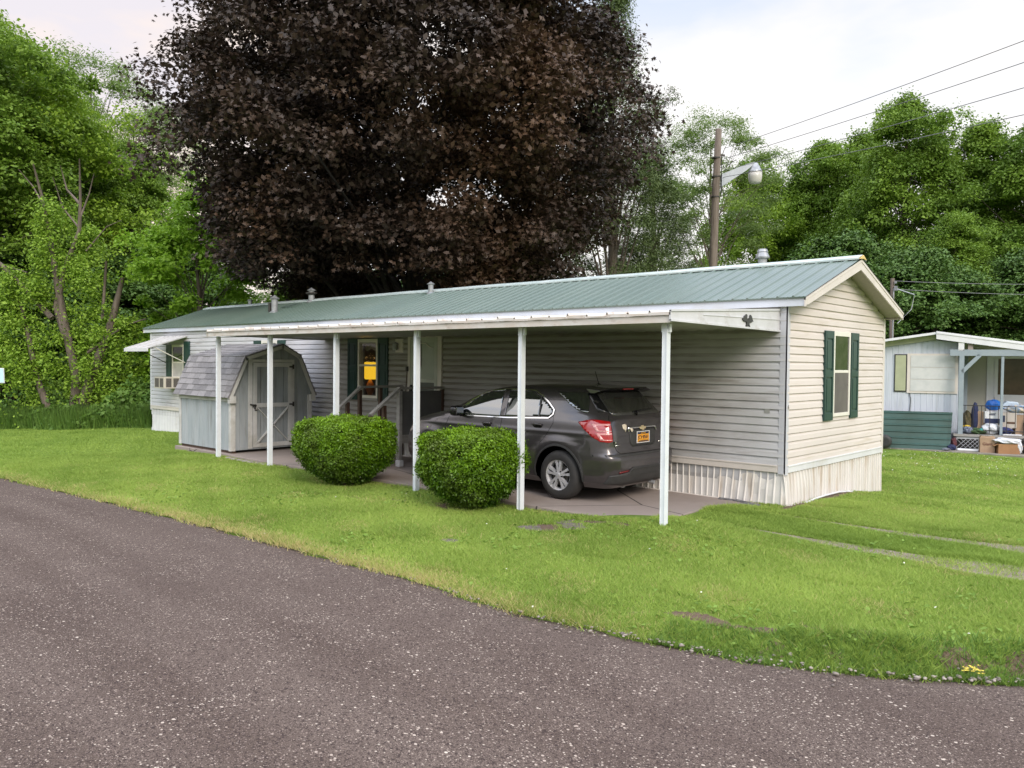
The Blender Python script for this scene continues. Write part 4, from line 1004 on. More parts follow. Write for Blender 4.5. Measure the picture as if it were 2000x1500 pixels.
crumple('rag_heap', nloc(-.20,-.95,0), (.10,.08,.08), simple('grey_rag', (.16,.19,.23), (.1,.1,.12), 8, .8), 'small grey rag in front of the green sheets', 'rag', 8)
crumple('red_bundle', nloc(.02,-.55,.05), (.07,.07,.30), simple('maroon_cloth', (.12,.03,.03), (.05,.02,.03), 12, .8), 'maroon bundle tucked between sheets and porch', 'bundle', 9)
# on the deck
crumple('golf_bag', nloc(.57,-.05,.43), (.09,.09,.88), navy, 'tall navy golf bag standing on the porch', 'golf bag', 10, rough=.12)
crumple('backpack', nloc(.40,-.0,.43), (.13,.11,.62), simple('camouflage', (.05,.05,.025), (.13,.10,.05), 14, .8), 'camouflage backpack beside the navy golf bag', 'backpack', 11)
crumple('yellow_cloth', nloc(.36,-.2,.60), (.09,.05,.07), simple('yellow_cloth', (.6,.42,.04)), 'small yellow cloth on the porch clutter', 'cloth', 12)
crumple('blanket', nloc(.62,-.22,.43), (.26,.16,.16), simple('camo_green', (.03,.07,.025), (.06,.10,.04), 9, .85), 'crumpled green camouflage blanket on the deck edge', 'blanket', 13, rough=.4)
crumple('clothes_pile', nloc(.38,-.25,.43), (.14,.12,.22), simple('patterned_cloth', (.20,.24,.32), (.03,.03,.06), 25, .8), 'pile of patterned clothes beside the porch post', 'clothes', 14)
crumple('teal_ball', nloc(.70,-.30,.52), (.045,.045,.08), simple('teal_plastic', (.03,.25,.24)), 'small teal object on the green blanket', 'toy', 15, rough=.05)
carton('cardboard_box', nloc(.72,.02,.43), (.26,.2,.62), kraft, 'tall brown box standing behind the railing', 'cardboard box', rz=.1)
def bands(o):
    b = MB(); b.box(-.20,.20,-.158,-.150,.0,.13); b.build('blue_band', navy, o)
    b = MB(); b.box(-.10,.05,-.158,-.150,.22,.25); b.box(-.08,.06,-.158,-.150,.27,.285); b.build('print', navy, o)
carton('white_carton', nloc(.98,-.05,.74), (.40,.30,.32), M['trim_white'], 'white and navy carton stacked behind the railing', 'carton', rz=.08, tilt=.0, extra=bands)
crumple('shopping_bag', nloc(.95,-.18,.43), (.22,.13,.32), whitep, 'full white plastic bag under the navy and white carton', 'plastic bag', 16)
crumple('blue_tote', nloc(1.02,-.02,1.07), (.19,.15,.32), bluep, 'bright blue bag on top of the white carton', 'bag', 17, rough=.12)
def panel(o):
    b = MB(); b.box(-.18,-.06,-.128,-.120,.16,.34); b.build('picture', simple('dark_print',(.03,.04,.08)), o)
    b = MB(); b.box(-.02,.17,-.128,-.120,.12,.17); b.build('print', simple('brown_print',(.10,.05,.03)), o)
carton('white_carton', nloc(1.36,-.02,.62), (.42,.24,.42), simple('cream_carton', (.52,.47,.42)), 'cream carton with a dark picture right of the thin post', 'carton', rz=-.12, extra=panel)
crumple('blue_sack', nloc(1.25,-.1,.43), (.22,.14,.22), simple('deep_blue_cloth', (.015,.03,.16), (.01,.015,.06), 12, .7), 'dark blue sack under the cream carton', 'sack', 18)
carton('cardboard_box', nloc(1.62,.0,.43), (.22,.2,.55), kraft, 'narrow brown box right of the cream carton', 'cardboard box', rz=.2)
crumple('beach_bag', nloc(1.62,-.02,1.02), (.34,.14,.24), simple('printed_cloth', (.10,.28,.55), (.55,.45,.30), 9, .6), 'colourful printed bag on top of the porch boxes', 'bag', 19)
b = MB(); b.prism([(-.28,0),(.30,0),(.22,.20),(-.05,.22)], -.16, .16, 'y'); o = b.build('storage_lid', simple('frosted_plastic', (.50,.60,.70), (.45,.55,.66), 4, .3), bevel=.03); o.location = nloc(1.42,.35,1.12); o.rotation_euler.z = RZN; tag(o, 'translucent pale blue plastic bin behind the printed bag', 'storage bin')
crumple('trash_bag', nloc(1.86,-.1,.43), (.14,.14,.5), simple('black_plastic2', (.012,.012,.015), (.03,.03,.03), 6, .3), 'black bag on the deck at the right edge', 'trash bag', 20)
o = MB(); o.box(-.22,.22,-.05,.05,0,.03); o = o.build('newspaper', M['trim_white']); o.location = nloc(1.42,-.38,.44); o.rotation_euler.z = RZN+.1; tag(o, 'folded white paper lying on the deck edge', 'paper')
# ------------------------------------------------------------------ yellow flower, kerb stones
fl = empty('yellow_flower', (3.47,-4.64,float(lawn(3.47,-4.64))+.0), label='yellow flower cluster in the grassy bank by the road', cat='flower')
b = MB()
for i in range(4): b.tube([(0,0,0),(.03*cos(i*1.6),.03*sin(i*1.6),.10)], .003, 5)
b.build('stem', simple('stem_green', (.08,.16,.03)), fl)
b = MB(); rr = random.Random(5)
for i in range(26):
    c = Vector((rr.gauss(0,.026), rr.gauss(0,.026), .11+rr.gauss(0,.012)))
    for k in range(5):
        t = k*2*pi/5+rr.random(); b.add([c, c+Vector((cos(t-.4),sin(t-.4),.25))*.012, c+Vector((cos(t+.4),sin(t+.4),.25))*.012], [(0,1,2)])
b.build('petals', simple('yellow_petals', (.75,.62,.10), (.68,.52,.05), 40, .6), fl, fix=False)
# ------------------------------------------------------------------ the parked car
CX, CY, CZ = -2.59, -1.005, .02
car = empty('parked_car', (CX, CY, CZ), label='dark grey suv parked nose in under the carport', cat='car')
# local frame: x forward = -X world; here u = forward distance, stored as x = -u
ZT_ = [.22,.30,.40,.50,.62,.68,.72,.80,.90,1.00,1.05,1.10,1.15,1.19,1.22,1.26,1.30,1.40,1.50,1.56,1.60,1.64,1.67,1.685]
UF = [3.62,3.72,3.77,3.79,3.78,3.77,3.76,3.73,3.67,3.54,3.40,3.18,2.88,2.62,2.50,2.40,2.32,2.12,1.88,1.70,1.52,1.25,.85,.45]
UR = [-.78,-.86,-.90,-.93,-.94,-.93,-.89,-.865,-.86,-.85,-.84,-.825,-.81,-.80,-.785,-.765,-.74,-.64,-.55,-.50,-.47,-.42,-.28,-.05]
BW = [.80,.86,.893,.905,.918,.921,.922,.920,.914,.902,.895,.888,.878,.862,.850,.835,.818,.775,.733,.700,.665,.60,.47,.28]
zz = np.arange(.22, 1.6851, .0105)
def sm(a, k=2):
    a = a.copy()
    for _ in range(k): a[1:-1] = .25*a[:-2]+.5*a[1:-1]+.25*a[2:]
    return a
uf = sm(np.interp(zz, ZT_, UF), 6); ur = sm(np.interp(zz, ZT_, UR), 3); bw = sm(np.interp(zz, ZT_, BW), 4)
NQ = 44
def ring(i):
    z = zz[i]; a, b_, c = uf[i], ur[i], bw[i]
    uc = np.interp(z, [0,1.2,1.45,1.7], [1.35,1.2,.7,.4]); nf = np.interp(z, [.2,.9,1.12,1.25,1.6,1.7], [5,4.5,5,8,7,4]); nr_ = np.interp(z, [.2,1.1,1.3,1.7], [11,10,7,4.5])
    pts = []
    for q in range(4):
        for k in range(NQ):
            th = (q+k/NQ)*pi/2; cs, sn = cos(th), sin(th); n_ = nf if cs >= 0 else nr_; A_ = (a-uc) if cs >= 0 else (uc-b_)
            s = (abs(cs)**n_+abs(sn)**n_)**(-1/n_)
            uu = uc+A_*cs*s; yy = c*sn*s
            # flared wheel arches, a waist crease and a slight tuck along the doors
            for wc in (0, 2.857):
                rr_ = sqrt((uu-wc)**2+(z-.362)**2)
                fl_ = .022*max(0, min(1, (.60-rr_)/.10))*(1 if z > .3 else 0)
                yy += (fl_ if yy > 0 else -fl_)*min(1, abs(sn)*1.3)
            dip = -.018*math.exp(-((z-.62)/.12)**2)*math.exp(-((uu-1.43)/.75)**4)
            cr = .006*math.exp(-((z-.99)/.03)**2)
            yy += (dip+cr)*(1 if yy > 0 else -1)*min(1, abs(sn)**.3)
            pts.append((-uu, yy, z))
    return pts
rings = [ring(i) for i in range(len(zz))]
NR = 4*NQ; vs = [p for r_ in rings for p in r_]; fs = []; ms = []
for i in range(len(zz)-1):
    for k in range(NR):
        fs.append((i*NR+k, i*NR+(k+1)%NR, (i+1)*NR+(k+1)%NR, (i+1)*NR+k)); ms.append(1 if zz[i] < .40 else 0)
fs.append(tuple(range(NR))[::-1]); ms.append(1)
fs.append(tuple((len(zz)-1)*NR+k for k in range(NR))); ms.append(0)
def paint():
    m, nt, nodes, links = mk('dark_grey_metallic_paint'); v = coords(nt)
    col = mixc(nt, noise(nt, v, 900, 1, .5, .4, .6), (.050,.045,.049), (.078,.071,.075))
    dust = noise(nt, v, 3, 5, .65, .45, .8); col = mixc(nt, math_(nt, 'MULTIPLY', dust, .35), col, (.11,.10,.09))
    p = bsdf(nt, col, .28, .60, .5, 1.0); p.inputs['Coat Roughness'].default_value = .06; return m
M['paint'] = paint()
M['cladding'] = simple('grey_plastic_cladding', (.028,.028,.029), (.04,.04,.04), 8, .6)
M['glass_car'] = None
def carglass():
    m, nt, nodes, links = mk('tinted_car_glass')
    p = N(nt,'ShaderNodeBsdfPrincipled'); p.inputs['Base Color'].default_value=(.012,.014,.015,1); p.inputs['Roughness'].default_value=.03; p.inputs['Specular IOR Level'].default_value=.9
    g_ = N(nt,'ShaderNodeBsdfGlossy'); g_.inputs['Color'].default_value=(.75,.80,.82,1); g_.inputs['Roughness'].default_value=.02
    mx = N(nt,'ShaderNodeMixShader'); mx.inputs[0].default_value=.16; o = N(nt,'ShaderNodeOutputMaterial')
    links.new(p.outputs[0],mx.inputs[1]); links.new(g_.outputs[0],mx.inputs[2]); links.new(mx.outputs[0],o.inputs[0]); return m
M['glass_car'] = carglass()
M['chrome'] = simple('chrome', (.75,.75,.75), None, rough=.12, metal=1)
M['rubber'] = simple('tyre_rubber', (.022,.021,.021), (.034,.033,.032), 9, .75)
M['black'] = simple('gloss_black', (.008,.008,.009), None, rough=.2)
M['lens'] = simple('red_lens', (.42,.006,.010), (.34,.004,.008), 12, .12, spec=.7, coat=1)
M['lens_pale'] = simple('pale_lens', (.80,.42,.42), (.72,.30,.30), 12, .12, spec=.7, coat=1)
me = bpy.data.meshes.new('car_shell'); me.from_pydata(vs, [], fs); me.materials.append(M['paint']); me.materials.append(M['cladding']); me.polygons.foreach_set('material_index', ms)
me.update(); body0 = bpy.data.objects.new('tmp_body', me); COL.objects.link(body0)
bvh = BVHTree.FromPolygons([Vector(p) for p in vs], fs)
# wheel wells cut out with temporary cutters that are deleted again
cut = MB()
for uc_ in (0, 2.857):
    for s in (-1, 1): cut.lathe([(.0001,s*.60),(.425,s*.60),(.425,s*1.1),(.0001,s*1.1)], (-uc_,0,.362), 48, axis='y')
co = cut.build('tmp_cut', M['black'])
mod = body0.modifiers.new('b','BOOLEAN'); mod.operation='DIFFERENCE'; mod.solver='EXACT'; mod.object=co
dg = bpy.context.evaluated_depsgraph_get(); dg.update()
me2 = bpy.data.meshes.new_from_object(body0.evaluated_get(dg)); bpy.data.objects.remove(body0); bpy.data.objects.remove(co)
me2.materials.clear(); 
for m_ in (M['paint'], M['cladding'], M['black']): me2.materials.append(m_)
for p in me2.polygons:
    c = p.center
    inw = abs(c.y) < .60+.002 or min((c.x-0)**2, (c.x+2.857)**2)+(c.z-.362)**2 < .4255**2
    if inw and abs(c.y) > .55 and min(abs(c.x), abs(c.x+2.857)) < .44 and c.z < .80:
        if (min((c.x)**2, (c.x+2.857)**2)+(c.z-.362)**2) < .4252**2: p.material_index = 2
body = link('body', me2, car)
me2.polygons.foreach_set('use_smooth', [True]*len(me2.polygons))
try: me2.set_sharp_from_angle(angle=radians(32))
except Exception: pass

def hit(o, d):
    loc, n_, i, dist = bvh.ray_cast(Vector(o), Vector(d)); return (loc, n_) if loc else (None, None)
def frame(kind, ang=0):
    """side: looks along +y from the camera side (a=u, b=z); rear: looks along -x; any angle in between"""
    if kind == 'side': d = Vector((0,1,0)); A = Vector((-1,0,0))
    elif kind == 'far': d = Vector((0,-1,0)); A = Vector((-1,0,0))
    elif kind == 'rear': d = Vector((-1,0,0)); A = Vector((0,1,0))
    elif kind == 'top': return Vector((0,0,-1)), Vector((-1,0,0)), Vector((0,1,0))
    else: d = Vector((-sin(ang), cos(ang), 0)); A = Vector((cos(ang), sin(ang), 0))
    return d, A, Vector((0,0,1))
def patch(name, poly, kind, mat, lift=.004, parent=None, step=.06, ang=0, thick=.006, smooth=True):
    d, A, B = frame(kind, ang); bm = bmesh.new()
    f_ = bm.faces.new([bm.verts.new((a, b_, 0)) for a, b_ in poly])
    xs_ = [p[0] for p in poly]; ys_ = [p[1] for p in poly]
    x = min(xs_)+step
    while x < max(xs_):
        bmesh.ops.bisect_plane(bm, geom=bm.verts[:]+bm.edges[:]+bm.faces[:], plane_co=(x,0,0), plane_no=(1,0,0)); x += step
    y = min(ys_)+step
    while y < max(ys_):
        bmesh.ops.bisect_plane(bm, geom=bm.verts[:]+bm.edges[:]+bm.faces[:], plane_co=(0,y,0), plane_no=(0,1,0)); y += step
    bmesh.ops.triangulate(bm, faces=bm.faces[:])
    last = None
    for v in bm.verts:
        o = A*v.co.x+B*v.co.y-d*4
        if kind == 'top': o = A*v.co.x+B*v.co.y+Vector((0,0,4))
        h, n_ = hit(o, d)
        if h is None: h, n_ = (last if last else (o+d*3.2, -d))
        last = (h, n_); v.co = h-d*lift
    bmesh.ops.recalc_face_normals(bm, faces=bm.faces[:])
    me = bpy.data.meshes.new(name); bm.to_mesh(me); bm.free(); me.materials.append(mat)
    o = link(name, me, parent or car, smooth)
    sd_ = o.modifiers.new('s','SOLIDIFY'); sd_.thickness = thick; sd_.offset = 0
    return o
def strip(name, pts, kind, w_, mat, lift=.004, parent=None, ang=0, closed=False, step=.03):
    d, A, B = frame(kind, ang); P = [Vector((a, b_)) for a, b_ in pts]
    if closed: P.append(P[0])
    S = []
    for i in range(len(P)-1):
        n_ = max(1, int((P[i+1]-P[i]).length/step)); S += [P[i].lerp(P[i+1], k/n_) for k in range(n_)]
    S.append(P[-1]); L3 = []
    for p in S:
        h, nn = hit(A*p.x+B*p.y-d*4, d)
        if h is None: continue
        L3.append((h-d*lift, nn if nn.dot(d) < 0 else -nn))
    b = MB(); vs = []
    for i, (h, nn) in enumerate(L3):
        t = (L3[min(i+1,len(L3)-1)][0]-L3[max(i-1,0)][0]).normalized(); s_ = t.cross(nn).normalized()*w_/2
        vs += [h-s_, h+s_, h+s_*.8+nn*w_*.25, h-s_*.8+nn*w_*.25]
    b.add(vs, [(4*i+j, 4*i+4+j, 4*i+4+(j+1)%4, 4*i+(j+1)%4) for i in range(len(L3)-1) for j in range(4)])
    return b.build(name, mat, parent or car)
DLO = [(2.20,1.135),(2.10,1.26),(1.95,1.385),(1.76,1.49),(1.55,1.555),(1.25,1.583),(.92,1.59),(.62,1.58),(.45,1.51),(.28,1.41),(.15,1.31),(.15,1.24),(.22,1.185),(1.0,1.15)]
def quad(u): return u
for side in ('side', 'far'):
    fwin = [(2.14,1.15),(2.05,1.27),(1.92,1.375),(1.74,1.475),(1.54,1.54),(1.30,1.565),(1.255,1.566),(1.20,1.165)]
    rwin = [(1.09,1.17),(1.13,1.565),(.92,1.57),(.64,1.56),(.47,1.49),(.42,1.205)]
    qwin = [(.395,1.21),(.44,1.475),(.29,1.385),(.18,1.31),(.185,1.245),(.24,1.205)]
    patch('side_window', fwin, side, M['glass_car'], .009, step=.03); patch('side_window', rwin, side, M['glass_car'], .009, step=.03); patch('side_window', qwin, side, M['glass_car'], .009, step=.03)
    patch('window_pillar', [(1.255,1.57),(1.20,1.16),(1.09,1.165),(1.13,1.57)], side, M['paint'], .012, step=.03)
    strip('window_pillar', [(.405,1.20),(.455,1.49)], side, .022, M['black'], .014)
    strip('chrome_trim', DLO, side, .022, M['chrome'], .010, closed=True)
    patch('quarter_window', [(.18,1.575),(.04,1.49),(-.10,1.40),(-.26,1.325),(-.42,1.285),(-.455,1.30),(-.40,1.47),(-.34,1.575)], side, M['glass_car'], .009, step=.03)
    for sm_ in ([(2.36,1.11),(2.42,.95),(2.40,.72),(2.33,.50),(2.30,.36)], [(1.155,1.15),(1.17,1.0),(1.16,.7),(1.15,.36)], [(.15,1.24),(.12,1.12),(.22,.95),(.30,.86),(.36,.80)]):
        strip('door_seam', sm_, side, .007, M['black'], .001)
    strip('sill_line', [(2.33,.36),(.55,.36)], side, .012, M['black'], .001)
    for hu in (1.47, .42):
        zz_ = 1.035 if hu > 1 else 1.075
        patch('door_handle_recess', [(hu-.10,zz_-.03),(hu-.06,zz_-.045),(hu+.04,zz_-.045),(hu+.09,zz_-.02),(hu+.06,zz_+.02),(hu-.07,zz_+.02)], side, M['black'], .003)
        sgn = -1 if side == 'side' else 1
        b = MB(); b.tube([(-hu-.10, sgn*.905, zz_+.004),(-hu-.05, sgn*.930, zz_+.012),(-hu+.05, sgn*.930, zz_+.012),(-hu+.10, sgn*.905, zz_+.004)], [.010,.017,.017,.010], 8); b.build('door_handle', M['paint'], car, smooth=True)
    patch('headlight', [(3.20,.97),(3.36,.985),(3.56,.90),(3.64,.80),(3.52,.76),(3.36,.82)], side, simple('headlamp_lens', (.55,.52,.50), (.40,.30,.28), 9, .08, coat=1), .004)
    # arch lip
    for wc in (0, 2.857):
        arc = [(wc+.445*cos(t), .362+.445*sin(t)) for t in np.linspace(-.12, pi+.12, 26)]
        strip('arch_moulding', arc, side, .034, M['cladding'], .002)
# tail lamps wrap round the corner
for s in (1, -1):
    A_ = radians(52) if s > 0 else 0
    # polygon in the tilted frame, found from side (u) and rear (y) positions
    def T(u, y): return (-u)*cos(A_)+y*sin(A_)
    if s > 0:
        tl = [(T(-.40,-.92),1.155),(T(-.55,-.90),1.19),(T(-.70,-.88),1.20),(T(-.84,-.76),1.175),(T(-.845,-.735),.90),(T(-.84,-.80),.885),(T(-.75,-.88),.895),(T(-.62,-.91),.96),(T(-.48,-.92),1.07)]
        tlo = patch('tail_lamp', tl, 'ang', M['lens'], .012, ang=A_, step=.03, thick=.02)
        c1_ = [(T(-.60,-.90),1.145),(T(-.84,-.76),1.150),(T(-.84,-.76),1.125),(T(-.68,-.885),1.125),(T(-.72,-.88),1.055),(T(-.84,-.75),1.052),(T(-.84,-.75),1.040),(T(-.68,-.885),1.040)]
        c2_ = [(T(-.66,-.89),1.015),(T(-.845,-.75),1.022),(T(-.845,-.75),.998),(T(-.74,-.88),.995),(T(-.79,-.86),.93),(T(-.845,-.745),.925),(T(-.845,-.745),.914),(T(-.75,-.88),.918)]
        patch('lamp_glow', c1_, 'ang', M['lens_pale'], .024, parent=tlo, ang=A_, step=.03, thick=.004); patch('lamp_glow', c2_, 'ang', M['lens_pale'], .024, parent=tlo, ang=A_, step=.03, thick=.004)
patch('tail_lamp', [(.72,1.17),(.80,1.18),(.86,1.15),(.86,.95),(.80,.89),(.73,.90)], 'rear', M['lens'], .012, step=.03, thick=.02)
# rear glass, spoiler, tailgate lines
rg = patch('rear_window', [(-.60,1.255),(.60,1.255),(.62,1.30),(.56,1.56),(.50,1.585),(-.50,1.585),(-.56,1.56),(-.62,1.30)], 'rear', simple('dusty_rear_glass', (.022,.023,.020), (.045,.045,.038), 2.5, .10, spec=.8), .004)
patch('rear_pillar', [(-.62,1.30),(-.56,1.575),(-.64,1.565),(-.735,1.30)], 'rear', M['black'], .003)
b = MB(); 
sec = [(-.30,1.668),(-.58,1.648),(-.60,1.632),(-.48,1.600),(-.40,1.60)]
for (y0, y1, k0, k1) in ((-.66,-.50,.86,1),(-.50,.50,1,1),(.50,.66,1,.86)):
    vs_ = []
    for y, k in ((y0,k0),(y1,k1)):
        for u_, z in sec: vs_.append((-(-.30+(u_+.30)*k), y, z-.035*(abs(y) > .6)))
    b.add(vs_, [(i,(i+1)%5,5+(i+1)%5,5+i) for i in range(5)]+[(0,1,2,3,4),(9,8,7,6,5)])
sp__ = b.build('spoiler', M['paint'], car, smooth=False, bevel=.006)
b = MB(); b.box(.585,.603,-.13,.13,1.615,1.632); b.build('brake_light', M['lens'], sp__)
strip('tailgate_seam', [(-.66,1.26),(-.70,1.20),(-.715,1.0),(-.715,.88),(-.66,.76),(-.60,.72),(.60,.72),(.66,.76),(.715,.88),(.715,1.0),(.70,1.20),(.66,1.26)], 'rear', .009, M['black'], .001)
strip('tailgate_crease', [(-.68,1.20),(-.3,1.215),(.3,1.215),(.68,1.20)], 'rear', .010, M['paint'], .003)
patch('plate_recess', [(-.34,1.045),(.34,1.045),(.33,.86),(.27,.80),(-.27,.80),(-.33,.86)], 'rear', M['cladding'], .002)
patch('chrome_bar', [(-.37,1.015),(-.35,1.02),(-.33,1.062),(.33,1.062),(.35,1.02),(.37,1.015),(.355,1.085),(-.355,1.085)], 'rear', M['chrome'], .012, thick=.02)
patch('plate_hood', [(-.34,1.062),(.34,1.062),(.33,1.040),(-.33,1.040)], 'rear', M['black'], .008, thick=.012)
gold = simple('gold_emblem', (.62,.50,.30), (.70,.58,.38), 30, .35, .5); cream = simple('peeled_cream_patch', (.62,.54,.42), (.7,.62,.5), 30, .7)
patch('emblem', [(-.085,1.075),(-.035,1.078),(-.03,1.095),(.03,1.10),(.035,1.08),(.09,1.082),(.07,1.048),(.03,1.046),(.025,1.030),(-.03,1.026),(-.035,1.044),(-.07,1.043)], 'rear', gold, .026, thick=.008, step=.02)
patch('peeled_patch', [(-.475,1.125),(-.40,1.135),(-.37,1.115),(-.385,1.07),(-.41,1.045),(-.43,1.02),(-.44,1.05),(-.475,1.07)], 'rear', cream, .006, thick=.004, step=.03)
patch('peeled_patch', [(-.335,1.075),(-.28,1.07),(-.26,1.045),(-.29,1.015),(-.315,1.02),(-.325,1.04)], 'rear', cream, .030, thick=.004, step=.03)
pl = patch('licence_plate', [(-.155,1.005),(.155,1.005),(.155,.855),(-.155,.855)], 'rear', simple('plate_orange', (.80,.36,.03), (.75,.32,.02), 20, .4), .010, thick=.006)
hp, _ = hit((4,0,.93), (-1,0,0)); px = hp.x+.015
patch('plate_band', [(-.145,1.0),(.145,1.0),(.145,.972),(-.145,.972)], 'rear', simple('plate_navy', (.01,.02,.06)), .0145, parent=pl, thick=.003)
patch('plate_band', [(-.12,.875),(.12,.875),(.12,.862),(-.12,.862)], 'rear', simple('plate_navy2', (.02,.03,.06)), .0145, parent=pl, thick=.003)
fb = MB()
fb.box(px-.004,px+.002,-.168,-.154,.845,1.015); fb.box(px-.004,px+.002,.154,.168,.845,1.015); fb.box(px-.004,px+.002,-.154,.154,1.004,1.015); fb.box(px-.004,px+.002,-.154,.154,.845,.856)
fb.build('plate_frame', M['trim_white'], car)
RM = Matrix.Rotation(pi/2,4,'Z') @ Matrix.Rotation(pi/2,4,'X')
text_mesh('JCV\u00b78561', .072, 'plate_number', simple('plate_ink', (.02,.02,.05)), pl, Matrix.Translation((px+.001,0,.925)) @ RM)
text_mesh('NEW YORK', .022, 'plate_state', simple('plate_gold_ink', (.75,.40,.05)), pl, Matrix.Translation((px+.002,0,.985)) @ RM)
b = MB(); b.lathe([(.0001,0),(.016,0),(.016,.01),(.0001,.012)], (px-.015,-.69,.885), 12, axis='x'); b.build('badge', M['chrome'], car)
patch('badge', [(-.685,.845),(-.58,.850),(-.58,.835),(-.685,.830)], 'rear', M['chrome'], .006, thick=.004)
patch('badge', [(.42,.845),(.60,.850),(.60,.835),(.42,.830)], 'rear', M['chrome'], .004, thick=.003)
# wiper
h1, _ = hit((4,-.02,1.30), (-1,0,0)); h2, _ = hit((4,.42,1.325), (-1,0,0)); h0, _ = hit((4,-.06,1.25),(-1,0,0))
b = MB(); b.tube([h0+Vector((.02,0,0)), h1+Vector((.03,0,0)), h2+Vector((.02,0,0))], [.016,.012,.007], 6); b.bar(h1+Vector((.015,-.08,-.005)), h2+Vector((.012,.02,0)), .012, .02); b.build('rear_wiper', M['black'], car)
# bumper detail
bp_ = patch('bumper_insert', [(-.80,.30),(-.80,.42),(-.42,.45),(-.38,.50),(-.33,.515),(.33,.515),(.38,.50),(.42,.45),(.80,.42),(.80,.30),(.5,.255),(-.5,.255)], 'rear', M['cladding'], .006, thick=.012, step=.05)
strip('bumper_ridge', [(-.44,.425),(-.40,.475),(-.34,.49),(.34,.49),(.40,.475),(.44,.425)], 'rear', .02, M['cladding'], .014)
strip('bumper_ridge', [(-.36,.40),(.36,.40)], 'rear', .012, M['cladding'], .014)
patch('reflector', [(-.66,.470),(-.44,.480),(-.44,.455),(-.66,.442)], 'rear', simple('dull_red_reflector', (.14,.01,.012), None, rough=.25), .010, thick=.004)
patch('reflector', [(.66,.470),(.44,.480),(.44,.455),(.66,.442)], 'rear', simple('dull_red_reflector2', (.14,.01,.012), None, rough=.25), .010, thick=.004)
patch('bumper_top', [(-.90,.685),(.90,.685),(.90,.715),(.62,.716),(-.62,.716),(-.90,.715)], 'rear', M['cladding'], .003, thick=.004)
# mirrors
for s in (-1, 1):
    b = MB(); bm = bmesh.new(); bmesh.ops.create_icosphere(bm, subdivisions=3, radius=1)
    for v in bm.verts:
        c = v.co; k = lambda t, e=.6: math.copysign(abs(t)**e, t)
        v.co = Vector((k(c.x)*.075, k(c.y)*.125, k(c.z)*.085))
    me = bpy.data.meshes.new('mirror'); bm.to_mesh(me); bm.free(); me.materials.append(M['black']); mo = link('mirror', me, car, True); mo.location = (-2.06, s*1.0, 1.215); mo.rotation_euler.z = -s*.15
    b = MB(); b.tube([(0,-s*.10,-.06),(-.03,-s*.16,-.09)], [.03,.025], 8); b.build('mirror_arm', M['black'], mo)
    b = MB(); b.cbox((.068,0,0),(.014,.19,.12)); b.build('mirror_glass', M['glass_car'], mo, bevel=.01)
b = MB(); b.lathe([(.0001,1.70),(.04,1.685),(.055,1.66)], (.05,0,0), 12); b.tube([(.05,0,1.69),(-.02,0,1.88)], [.007,.004], 6); b.build('antenna', M['black'], car)
b = MB(); b.tube([(.70,.30,.24),(.86,.34,.22)], .03, 10); b.tube([(-.2,-.1,.27),(.6,-.1,.27)], .12, 10); b.build('exhaust', M['galv'], car)
b = MB(); b.box(-3.3,.5,-.62,.62,.20,.30); b.build('underbody', M['black'], car)
b = MB(); b.tube([(0,-.7,.36),(0,.7,.36)], .05, 8); b.tube([(-2.857,-.7,.36),(-2.857,.7,.36)], .05, 8); b.build('axle', M['black'], car)
# wheels
def fix(b, s, uc_):      # template built facing -y at y=0 (outer face), moved to the car's side
    b.v = [(x-uc_, (y if s < 0 else -y)+s*.905, z+.362) for x, y, z in b.v]; return b
alloy = simple('alloy', (.60,.60,.62), (.52,.52,.54), 20, .30, .35)
for uc_ in (0, 2.857):
    for s in (-1, 1):
        b = MB(); R_ = .362
        prof = [(.222,-.004),(.235,-.010),(.28,-.016),(.318,-.010),(.340,.008),(.356,.035),(R_,.075),(R_+.001,.11),(R_,.150),(.356,.185),(.340,.212),(.30,.225),(.222,.225)]
        b.lathe(prof, (0,0,0), 60, axis='y', cap=False)
        w_ = fix(b, s, uc_).build('wheel', M['rubber'], car, smooth=True)
        b = MB(); b.lathe([(.226,-.008),(.222,.004),(.208,.012),(.200,.03),(.196,.10)], (0,0,0), 48, axis='y', cap=False)
        for k in range(5):
            a0_ = pi/2+k*2*pi/5
            for da in (-.20, .20):
                a_in, a_out = a0_+da*.75, a0_+da
                pi_ = Vector((cos(a_in)*.045, .002, sin(a_in)*.045)); po = Vector((cos(a_out)*.212, .004, sin(a_out)*.212)); mid = (pi_+po)/2+Vector((0,.003,0))
                t_ = (po-pi_).normalized(); sd2 = t_.cross(Vector((0,1,0)))
                vs_ = []
                for P, hw in ((pi_,.017),(mid,.015),(po,.022)):
                    vs_ += [P-sd2*hw, P+sd2*hw, P+sd2*hw*1.1+Vector((0,.05,0)), P-sd2*hw*1.1+Vector((0,.05,0))]
                b.add(vs_, [(0,1,2,3)]+[(4*i+j,4*i+4+j,4*i+4+(j+1)%4,4*i+(j+1)%4) for i in (0,1) for j in range(4)]+[(8,9,10,11)])
            pass
        b.lathe([(.0001,-.006),(.028,-.005),(.034,.0),(.060,.004),(.066,.02),(.066,.05)], (0,0,0), 24, axis='y')
        fix(b, s, uc_).build('rim', alloy, w_)
        b = MB()
        for k in range(5):
            t = -pi/2+k*2*pi/5; b.lathe([(.0001,-.001),(.009,0),(.011,.02)], (cos(t)*.062,0,sin(t)*.062), 8, axis='y')
        fix(b, s, uc_).build('lug_nuts', M['black'], w_)
        b = MB(); b.lathe([(.0001,.085),(.20,.085),(.20,.10),(.0001,.10)], (0,0,0), 32, axis='y'); fix(b, s, uc_).build('hub_back', M['black'], w_)
        b = MB(); b.lathe([(.03,.06),(.15,.06),(.15,.075),(.03,.075)], (0,0,0), 32, axis='y'); fix(b, s, uc_).build('brake_disc', M['dark_metal'], w_)
